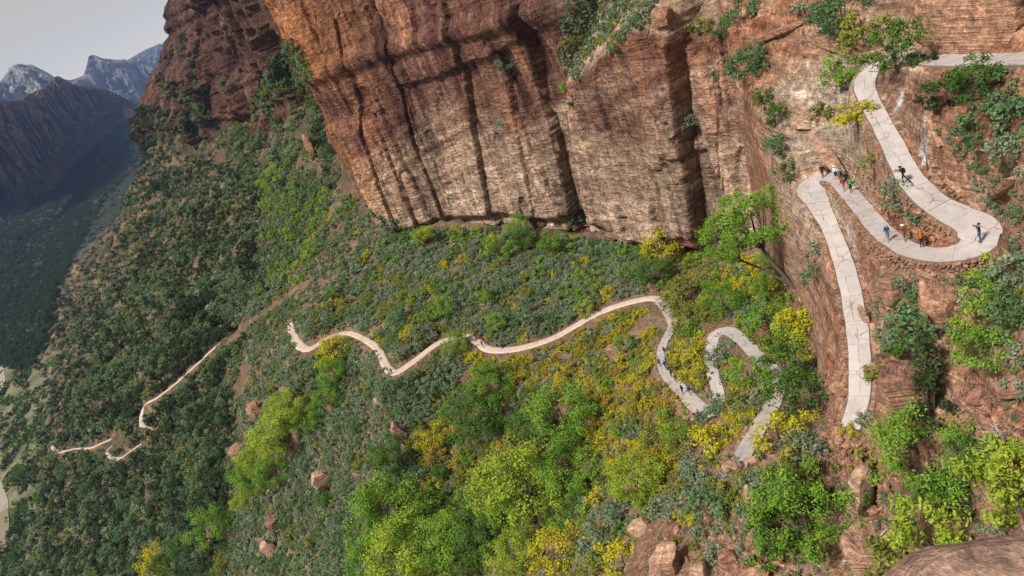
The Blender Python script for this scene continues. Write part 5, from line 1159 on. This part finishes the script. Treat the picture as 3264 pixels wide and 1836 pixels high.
dead_brush(3215, 1395, 75, 1, 'pale grey dead brush at the right edge above the lime trees', 22); dead_brush(2540, 765, 22, 2, 'small grey dead bush on the rock rib'); dead_brush(2310, 1510, 28, 3, 'grey leafless brush below the lowest trail'); dead_brush(1420, 1560, 26, 4, 'pale bare twigs by the grey patch left of the thicket'); dead_brush(1600, 1790, 34, 5, 'white bare twigs at the bottom of the thicket'); dead_brush(3130, 640, 30, 6, 'bare grey twigs on the dark bank above the hairpin')
log(3080, 925, 3035, 985, .13, 'bleached forked branches on the red boulder'); log(2880, 1660, 2930, 1625, .16, 'grey fallen log above the angular tan boulder'); log(2800, 1740, 2830, 1690, .10, 'grey dead branch lying on the angular tan boulder'); log(2690, 1795, 2730, 1775, .12, 'dark fallen limb under the large low green tree'); log(1965, 1460, 1938, 1440, .14, 'white dead trunk in the yellow brush'); log(2010, 900, 2025, 870, .14, 'grey dead stump below the red gully'); log(2825, 570, 2838, 592, .09, 'white post lying between the upper trail legs'); log(2135, 1620, 2110, 1585, .12, 'white dead limb beside the banded boulder')
# pale mineral streaks running down the rock under the top trail
# ------------------------------------------------------------------ people
def plain(name, c, rough=.8):
    t = NT(name); n = t.noise(t.pos(), 30, 2); return t.done(t.mix(.35, c, t.ramp(n, (.3, .7), (.7, 1.2)), 'MULTIPLY'), rough)
PC = {k: plain(k+'_cloth', c) for k, c in dict(black=(.012, .012, .014), navy=(.015, .022, .07), blue=(.02, .07, .30), sky=(.05, .25, .50), denim=(.04, .075, .17), red=(.45, .012, .015), maroon=(.16, .02, .03), magenta=(.55, .03, .35), white=(.70, .70, .68), khaki=(.26, .19, .12), grey=(.12, .12, .12), brown=(.13, .07, .035), green=(.10, .28, .03), orange=(.42, .11, .015), pale=(.42, .48, .55)).items()}
M_SKIN = plain('skin', (.46, .26, .18), .6); M_EYE = plain('eye', (.02, .015, .012), .3)
HAIRC = {'dark': plain('dark_hair', (.025, .016, .010)), 'brown': plain('brown_hair', (.09, .05, .025)), 'fair': plain('fair_hair', (.30, .19, .09)), 'grey': plain('grey_hair', (.32, .31, .30))}
BASE = dict(pel=(0, 0, .95), sp=(0, 0, 1.14), ch=(0, 0, 1.36), nk=(0, 0, 1.49), hd=(0, -.015, 1.63), ht=(0, 0, 1.71), no=(0, -.118, 1.615), er=(-.092, 0, 1.62), el=(.092, 0, 1.62))
for sgn, q in ((-1, 'r'), (1, 'l')):
    BASE.update({'s'+q: (sgn*.165, 0, 1.42), 'e'+q: (sgn*.215, .02, 1.15), 'w'+q: (sgn*.22, -.06, .90), 'h'+q: (sgn*.095, 0, .90), 'k'+q: (sgn*.10, -.02, .50), 'a'+q: (sgn*.105, .02, .09), 't'+q: (sgn*.12, -.15, .035)})
POSES = {
 'stand': {}, 
 'walk': dict(kr=(-.09, -.16, .52), ar=(-.09, -.22, .10), tr=(-.10, -.38, .05), kl=(.09, .06, .50), al=(.09, .30, .14), tl=(.10, .18, .03), er=(-.092, 0, 1.62), wr=(-.20, .16, .95), wl=(.21, -.24, 1.0), el_=(.21, -.03, 1.16), er_=(-.21, .12, 1.18)),
 'photo': dict(wr=(-.07, -.26, 1.58), wl=(.07, -.26, 1.58), er_=(-.27, -.17, 1.40), el_=(.27, -.17, 1.40)),
 'lunge': dict(kl=(.12, .30, .52), al=(.16, .62, .13), tl=(.18, .50, .04), kr=(-.10, -.12, .50), ar=(-.11, -.02, .09), tr=(-.12, -.20, .035), wr=(-.07, -.42, 1.36), wl=(.09, -.40, 1.34), er_=(-.22, -.16, 1.24), el_=(.22, -.15, 1.24), nk=(0, -.10, 1.47), hd=(0, -.14, 1.60), ht=(0, -.13, 1.68), no=(0, -.24, 1.57), er=(-.092, -.13, 1.59), el=(.092, -.13, 1.59), ch=(0, -.06, 1.34)),
 'sit': dict(pel=(0, 0, .22), sp=(0, .02, .42), ch=(0, -.02, .64), nk=(0, -.05, .77), hd=(0, -.07, .91), ht=(0, -.06, .99), no=(0, -.175, .895), er=(-.092, -.06, .90), el=(.092, -.06, .90), sr=(-.165, -.02, .70), sl=(.165, -.02, .70), er_=(-.24, -.10, .46), el_=(.24, -.10, .46), wr=(-.12, -.32, .42), wl=(.12, -.32, .42), hr=(-.095, 0, .20), hl=(.095, 0, .20), kr=(-.13, -.40, .46), kl=(.13, -.40, .46), ar=(-.12, -.52, .09), al=(.12, -.52, .09), tr=(-.13, -.70, .04), tl=(.13, -.70, .04)),
 'poles': dict(kr=(-.09, -.14, .52), ar=(-.09, -.18, .10), tr=(-.10, -.34, .05), kl=(.09, .04, .50), al=(.09, .24, .12), tl=(.10, .12, .03), wr=(-.32, -.28, 1.05), wl=(.32, -.28, 1.05), er_=(-.27, .02, 1.16), el_=(.27, .02, 1.16)),
}
BODY = {}
def body(pose):
    if pose in BODY: return BODY[pose]
    J = dict(BASE); J['EL'] = J['el'] if False else (.215, .02, 1.15); J['ER'] = (-.215, .02, 1.15); J['er'] = (-.092, 0, 1.62); J['el'] = (.092, 0, 1.62)
    for k, v in POSES[pose].items(): J[{'er_': 'ER', 'el_': 'EL'}.get(k, k)] = v
    V, E_, Rd, Lb, id_ = [], [], [], [], {}
    def add(n, rad, lab, par=None, co=None):
        id_[n] = len(V); V.append(co or J[n]); Rd.append(rad); Lb.append(lab)
        if par: E_.append((id_[par], id_[n]))
    add('pel', (.135, .105), 2); add('sp', (.125, .095), 1, 'pel'); add('ch', (.15, .105), 1, 'sp'); add('nk', (.055, .055), 0, 'ch'); add('hd', (.088, .10), 0, 'nk'); add('ht', (.075, .085), 0, 'hd')
    add('no', (.014, .014), 0, 'hd'); add('er', (.016, .022), 0, 'hd'); add('el', (.016, .022), 0, 'hd')
    for q, Eq in (('r', 'ER'), ('l', 'EL')):
        add('s'+q, (.062, .062), 1, 'ch'); add(Eq, (.043, .043), 4, 's'+q); add('w'+q, (.028, .028), 4, Eq)
        w, e = np.array(J['w'+q]), np.array(J[Eq]); d = (w-e)/np.linalg.norm(w-e); sx_ = -1 if q == 'r' else 1
        a = np.cross(d, (sx_, 0, 0.01)); a /= np.linalg.norm(a)
        add('p'+q, (.030, .018), 0, 'w'+q, tuple(w+d*.07))
        for i, ln in enumerate((.075, .085, .08, .062)):
            o_ = a*(i-1.5)*.022; b1 = w+d*.09+o_; b2 = b1+d*ln*.5-np.array([sx_*.008, 0, 0]); b3 = b2+d*ln*.4-np.array([sx_*.022, 0, 0])
            add('f%d%s' % (i, q), (.009, .009), 0, 'p'+q, tuple(b1)); add('g%d%s' % (i, q), (.009, .009), 0, 'f%d%s' % (i, q), tuple(b2)); add('x%d%s' % (i, q), (.007, .007), 0, 'g%d%s' % (i, q), tuple(b3))
        th = w+d*.045+a*.04; add('m'+q, (.010, .010), 0, 'w'+q, tuple(th)); add('z'+q, (.009, .009), 0, 'm'+q, tuple(th+d*.05+a*.01))
        add('h'+q, (.088, .09), 2, 'pel'); add('k'+q, (.058, .058), 2, 'h'+q); add('a'+q, (.042, .045), 5, 'k'+q); add('t'+q, (.042, .032), 3, 'a'+q)
    me = bpy.data.meshes.new('b'); me.from_pydata(V, E_, []); o = bpy.data.objects.new('b', me); COL.objects.link(o)
    sm = o.modifiers.new('s', 'SKIN'); sm.use_smooth_shade = True
    for i, r_ in enumerate(Rd): me.skin_vertices[0].data[i].radius = r_
    me.skin_vertices[0].data[0].use_root = True
    sub = o.modifiers.new('u', 'SUBSURF'); sub.levels = 1
    bpy.context.view_layer.update(); dg = bpy.context.evaluated_depsgraph_get(); out = bpy.data.meshes.new_from_object(o.evaluated_get(dg), depsgraph=dg)
    COL.objects.unlink(o); bpy.data.objects.remove(o)
    out.name = 'body'; out.materials.clear()
    for _ in range(6): out.materials.append(M_SKIN)
    Va = np.array(V); A = Va[[a for a, b in E_]]; Bv = Va[[b for a, b in E_]]; lab = np.array([[Lb[a], Lb[b]] for a, b in E_])
    for p in out.polygons:
        c = np.array(p.center); d = Bv-A; t = np.clip(((c-A)*d).sum(1)/((d*d).sum(1)+1e-9), 0, 1); dd = np.linalg.norm(c-A-d*t[:, None], axis=1); k = int(np.argmin(dd))
        a, b = lab[k]; m = a if t[k] < .5 else b
        if (a, b) == (2, 5): m = 2 if t[k] < .0 else 5
        if (a, b) == (5, 3): m = 3
        if (a, b) == (1, 4): m = 1
        if (a, b) == (2, 2): m = 2
        if (a, b) == (1, 0): m = 1 if t[k] < .55 else 0
        p.material_index = m
    out.polygons.foreach_set('use_smooth', np.ones(len(out.polygons), bool))
    BODY[pose] = (out, J); return BODY[pose]
def ell(name, c, r_, mat, zmin=-9, seg=10, extra=()):
    bm = bmesh.new(); bmesh.ops.create_uvsphere(bm, u_segments=seg, v_segments=7, radius=1)
    for v in bm.verts:
        v.co = Vector((v.co.x*r_[0], v.co.y*r_[1], max(v.co.z, zmin)*r_[2]))+Vector(c)
    for (cc, rr, hh) in extra: bmesh.ops.create_cone(bm, cap_ends=True, segments=14, radius1=rr, radius2=rr*.96, depth=hh, matrix=Matrix.Translation(cc))
    me = bpy.data.meshes.new(name); bm.to_mesh(me); bm.free(); me.polygons.foreach_set('use_smooth', np.ones(len(me.polygons), bool)); me.materials.append(mat); return me
def pack_mesh(c, mat):
    bm = bmesh.new(); bmesh.ops.create_cube(bm, size=1, matrix=Matrix.Translation((c[0], c[1]+.17, c[2]-.06)) @ Matrix.Diagonal((.31, .18, .46, 1)))
    bmesh.ops.bevel(bm, geom=bm.edges[:], offset=.055, segments=2, affect='EDGES')
    bmesh.ops.create_cube(bm, size=1, matrix=Matrix.Translation((c[0], c[1]+.27, c[2]-.14)) @ Matrix.Diagonal((.22, .06, .22, 1)))
    for sx_ in (-.1, .1): bmesh.ops.create_cube(bm, size=1, matrix=Matrix.Translation((c[0]+sx_, c[1]-.02, c[2]+.06)) @ Matrix.Diagonal((.045, .29, .20, 1)))
    me = bpy.data.meshes.new('backpack'); bm.to_mesh(me); bm.free(); me.materials.append(mat); return me
def person(px, py, face, pose, top, leg, label, hair='dark', hat=None, pack=None, shorts=False, shoe='grey', short_sleeve=False, h=1.74, group=None):
    g = hit(px, py, 'ground'); p = np.array(g[0]); bd = None
    for tr in TR.values():
        d = np.hypot(tr[:, 0]-p[0], tr[:, 1]-p[1]); k = int(np.argmin(d))
        if bd is None or d[k] < bd[0]: bd = (d[k], tr[k, 2])
    z = bd[1]+.045 if bd[0] < 2.2 else p[2]
    p = P(px, py, z=z); q = P(px+face[0]*20, py+face[1]*20, z=z)-p
    me, J = body(pose); e = obj('person', None, None, p); e.rotation_euler = (0, 0, math.atan2(q[1], q[0])+math.pi/2); e.scale = (h/1.74,)*3
    tag(e, label, 'person', group)
    b = obj('body', me, e)
    for i, m in enumerate((M_SKIN, PC[top], PC[leg], PC[shoe], M_SKIN if short_sleeve else PC[top], M_SKIN if shorts else PC[leg])):
        b.material_slots[i].link = 'OBJECT'; b.material_slots[i].material = m
    hd = J['hd']
    if hat: obj('hat', ell('hat', (hd[0], hd[1]+.01, hd[2]+.06), (.105, .12, .085), PC[hat], 0, 12, [(Vector((hd[0], hd[1], hd[2]+.065)), .175, .012)]), e)
    else: obj('hair', ell('hair', (hd[0], hd[1]+.025, hd[2]+.03), (.102, .115, .115), HAIRC[hair], -.35), e)
    fm = bmesh.new()
    for sx_ in (-.036, .036): bmesh.ops.create_icosphere(fm, subdivisions=1, radius=.012, matrix=Matrix.Translation((hd[0]+sx_, hd[1]-.092, hd[2]+.012)))
    bmesh.ops.create_cube(fm, size=1, matrix=Matrix.Translation((hd[0], hd[1]-.088, hd[2]-.058)) @ Matrix.Diagonal((.045, .012, .008, 1)))
    f = bpy.data.meshes.new('face'); fm.to_mesh(f); fm.free(); f.materials.append(M_EYE); obj('face', f, e)
    if pack: obj('backpack', pack_mesh(J['ch'], PC[pack]), e)
    if pose in ('photo', 'lunge'):
        w = (np.array(J['wr'])+np.array(J['wl']))/2+np.array([0, -.10, .05]); bm = bmesh.new(); bmesh.ops.create_cube(bm, size=1, matrix=Matrix.Translation(w) @ Matrix.Diagonal((.14, .06, .09, 1)))
        m = bpy.data.meshes.new('camera'); bm.to_mesh(m); bm.free(); m.materials.append(PC['black']); o = obj('photo_camera', m, e)
    if pose == 'poles':
        for wq, sx_ in (('wr', -1), ('wl', 1)):
            w = np.array(J[wq])+np.array([0, -.03, -.05]); obj('trekking_pole', join_tubes('trekking_pole', [([w+np.array([0, .02, .10]), w, np.array([w[0]+sx_*.05, w[1]-.25, .0])], [.014, .012, .008], 5)], PC['grey']), e)
    return e
Pn = person
Pn(3125, 772, (-.9, .2), 'photo', 'black', 'denim', 'person in black jacket and jeans taking a picture at the outer edge of the hairpin')
Pn(2832, 770, (.5, .9), 'walk', 'blue', 'grey', 'person in blue jacket and shorts walking down from the hairpin', shorts=True, hair='grey', pack='navy')
Pn(2884, 770, (-.6, -.5), 'walk', 'red', 'khaki', 'person in red top with pale hat and backpack just above the hairpin leg', hat='white', pack='brown', short_sleeve=True)
Pn(2940, 790, (.3, -.9), 'stand', 'black', 'navy', 'person with orange backpack standing alone on the lower hairpin leg', pack='orange', hair='fair')
Pn(2882, 585, (-1, .1), 'lunge', 'black', 'black', 'person in black taking a picture in a wide stance on the upper trail', hat='navy', pack='black')
Pn(2624, 566, (.6, .8), 'walk', 'black', 'black', 'person all in black walking alone at the upper bend')
Pn(2666, 571, (.6, .9), 'stand', 'white', 'black', 'person in white shirt and white cap at the back of the group', hat='white', shorts=True)
Pn(2678, 585, (-.4, -.9), 'walk', 'navy', 'khaki', 'person in navy with a pale sun hat in the middle of the group', hat='pale', shorts=True, pack='grey')
Pn(2692, 610, (-.4, -.9), 'walk', 'black', 'khaki', 'person with bright red backpack at the front of the group', pack='red', hair='brown')
Pn(2700, 592, (-.4, -.9), 'walk', 'navy', 'navy', 'person in dark clothes with black pack beside the red backpack', pack='black', shorts=True)
Pn(2714, 613, (-.4, -.9), 'walk', 'black', 'black', 'person with green backpack last in the group at the upper bend', pack='green')
Pn(2686, 578, (-.4, -.9), 'walk', 'grey', 'black', 'person in grey between the sun hat and the dark pack', hair='brown')
Pn(2150, 1048, (.4, .9), 'walk', 'red', 'black', 'person in red jacket on the trail above the lower switchback')
Pn(2402, 1166, (-.3, .9), 'poles', 'navy', 'black', 'person in navy with two trekking poles on the last bend', hair='fair')
Pn(2178, 1256, (-.5, -.8), 'walk', 'blue', 'navy', 'person in bright blue jacket before the lower hairpin', pack='black')
Pn(2201, 1258, (-.5, -.8), 'walk', 'black', 'grey', 'person in black beside the bright blue jacket', hair='brown')
Pn(2143, 1203, (-.5, -.8), 'walk', 'pale', 'black', 'person in pale shirt halfway along the crowded trail leg', pack='navy')
Pn(2157, 1219, (-.5, -.8), 'walk', 'maroon', 'maroon', 'person in maroon right behind the pale shirt', hair='fair')
Pn(2124, 1176, (.5, .8), 'walk', 'navy', 'navy', 'person in navy at the head of the crowded trail leg', hair='brown')
Pn(2105, 1168, (.5, .8), 'stand', 'blue', 'black', 'person in dark blue at the left edge of the crowded trail leg', pack='navy', hair='grey')
Pn(2126, 1160, (-.5, -.8), 'walk', 'sky', 'black', 'person in light blue top behind the navy one', hair='fair')
Pn(2122, 1131, (.2, .9), 'walk', 'black', 'black', 'person in black coming out of the brush onto the crowded trail leg')
Pn(2137, 1134, (.2, .9), 'walk', 'grey', 'black', 'person in grey beside the one coming out of the brush', pack='black')
Pn(2228, 1321, (-.5, .5), 'sit', 'magenta', 'navy', 'person in magenta sitting at the outer edge of the lower hairpin', hair='brown')
Pn(1586, 1106, (.8, .3), 'sit', 'black', 'black', 'person in black sitting at the inner edge of the middle trail', hair='brown'); Pn(1600, 1108, (.2, .9), 'sit', 'blue', 'denim', 'person in blue sitting next to the black one by the middle trail', pack='grey')
Pn(1520, 1082, (.8, .5), 'walk', 'navy', 'black', 'person in navy first of three on the middle trail bend', pack='navy'); Pn(1546, 1095, (.8, .5), 'walk', 'black', 'grey', 'person in black second of three on the middle trail bend'); Pn(1541, 1106, (.8, .5), 'walk', 'brown', 'black', 'person in brown third of three on the middle trail bend', hair='fair')
Pn(1240, 1186, (-.8, -.4), 'walk', 'pale', 'navy', 'person in pale blue at the lowest dip of the middle trail', hair='fair'); Pn(1252, 1192, (-.8, -.4), 'walk', 'black', 'black', 'person in black at the lowest dip of the middle trail')
Pn(1886, 1003, (.8, -.3), 'walk', 'navy', 'black', 'person in navy on the rising part of the middle trail', hat='white'); Pn(1908, 995, (.8, -.3), 'walk', 'grey', 'black', 'person in grey ahead on the rising part of the middle trail')
Pn(2056, 942, (.5, .8), 'stand', 'brown', 'black', 'person in brown standing below the red gully'); Pn(2105, 938, (.2, .9), 'stand', 'black', 'black', 'person in black at the corner where the middle trail turns down')
Pn(928, 1046, (.1, .9), 'walk', 'black', 'black', 'person in black at the left end of the middle trail')
Pn(757, 1046, (.8, -.5), 'walk', 'black', 'grey', 'person in black and grey on the straight valley trail', group='two people on the valley trail'); Pn(752, 1051, (.8, -.5), 'walk', 'navy', 'black', 'person in navy on the straight valley trail')
Pn(498, 1266, (.8, -.3), 'walk', 'black', 'black', 'person in black on the sandy valley trail bend'); Pn(460, 1290, (.3, .9), 'walk', 'navy', 'black', 'person in navy on the outer valley trail bend')
print('TRIS', sum(len(o.data.polygons)*2 for o in COL.objects if o.type == 'MESH'), 'unique', sum(len(m.polygons)*2 for m in bpy.data.meshes if m.users), 'objs', len(COL.objects))
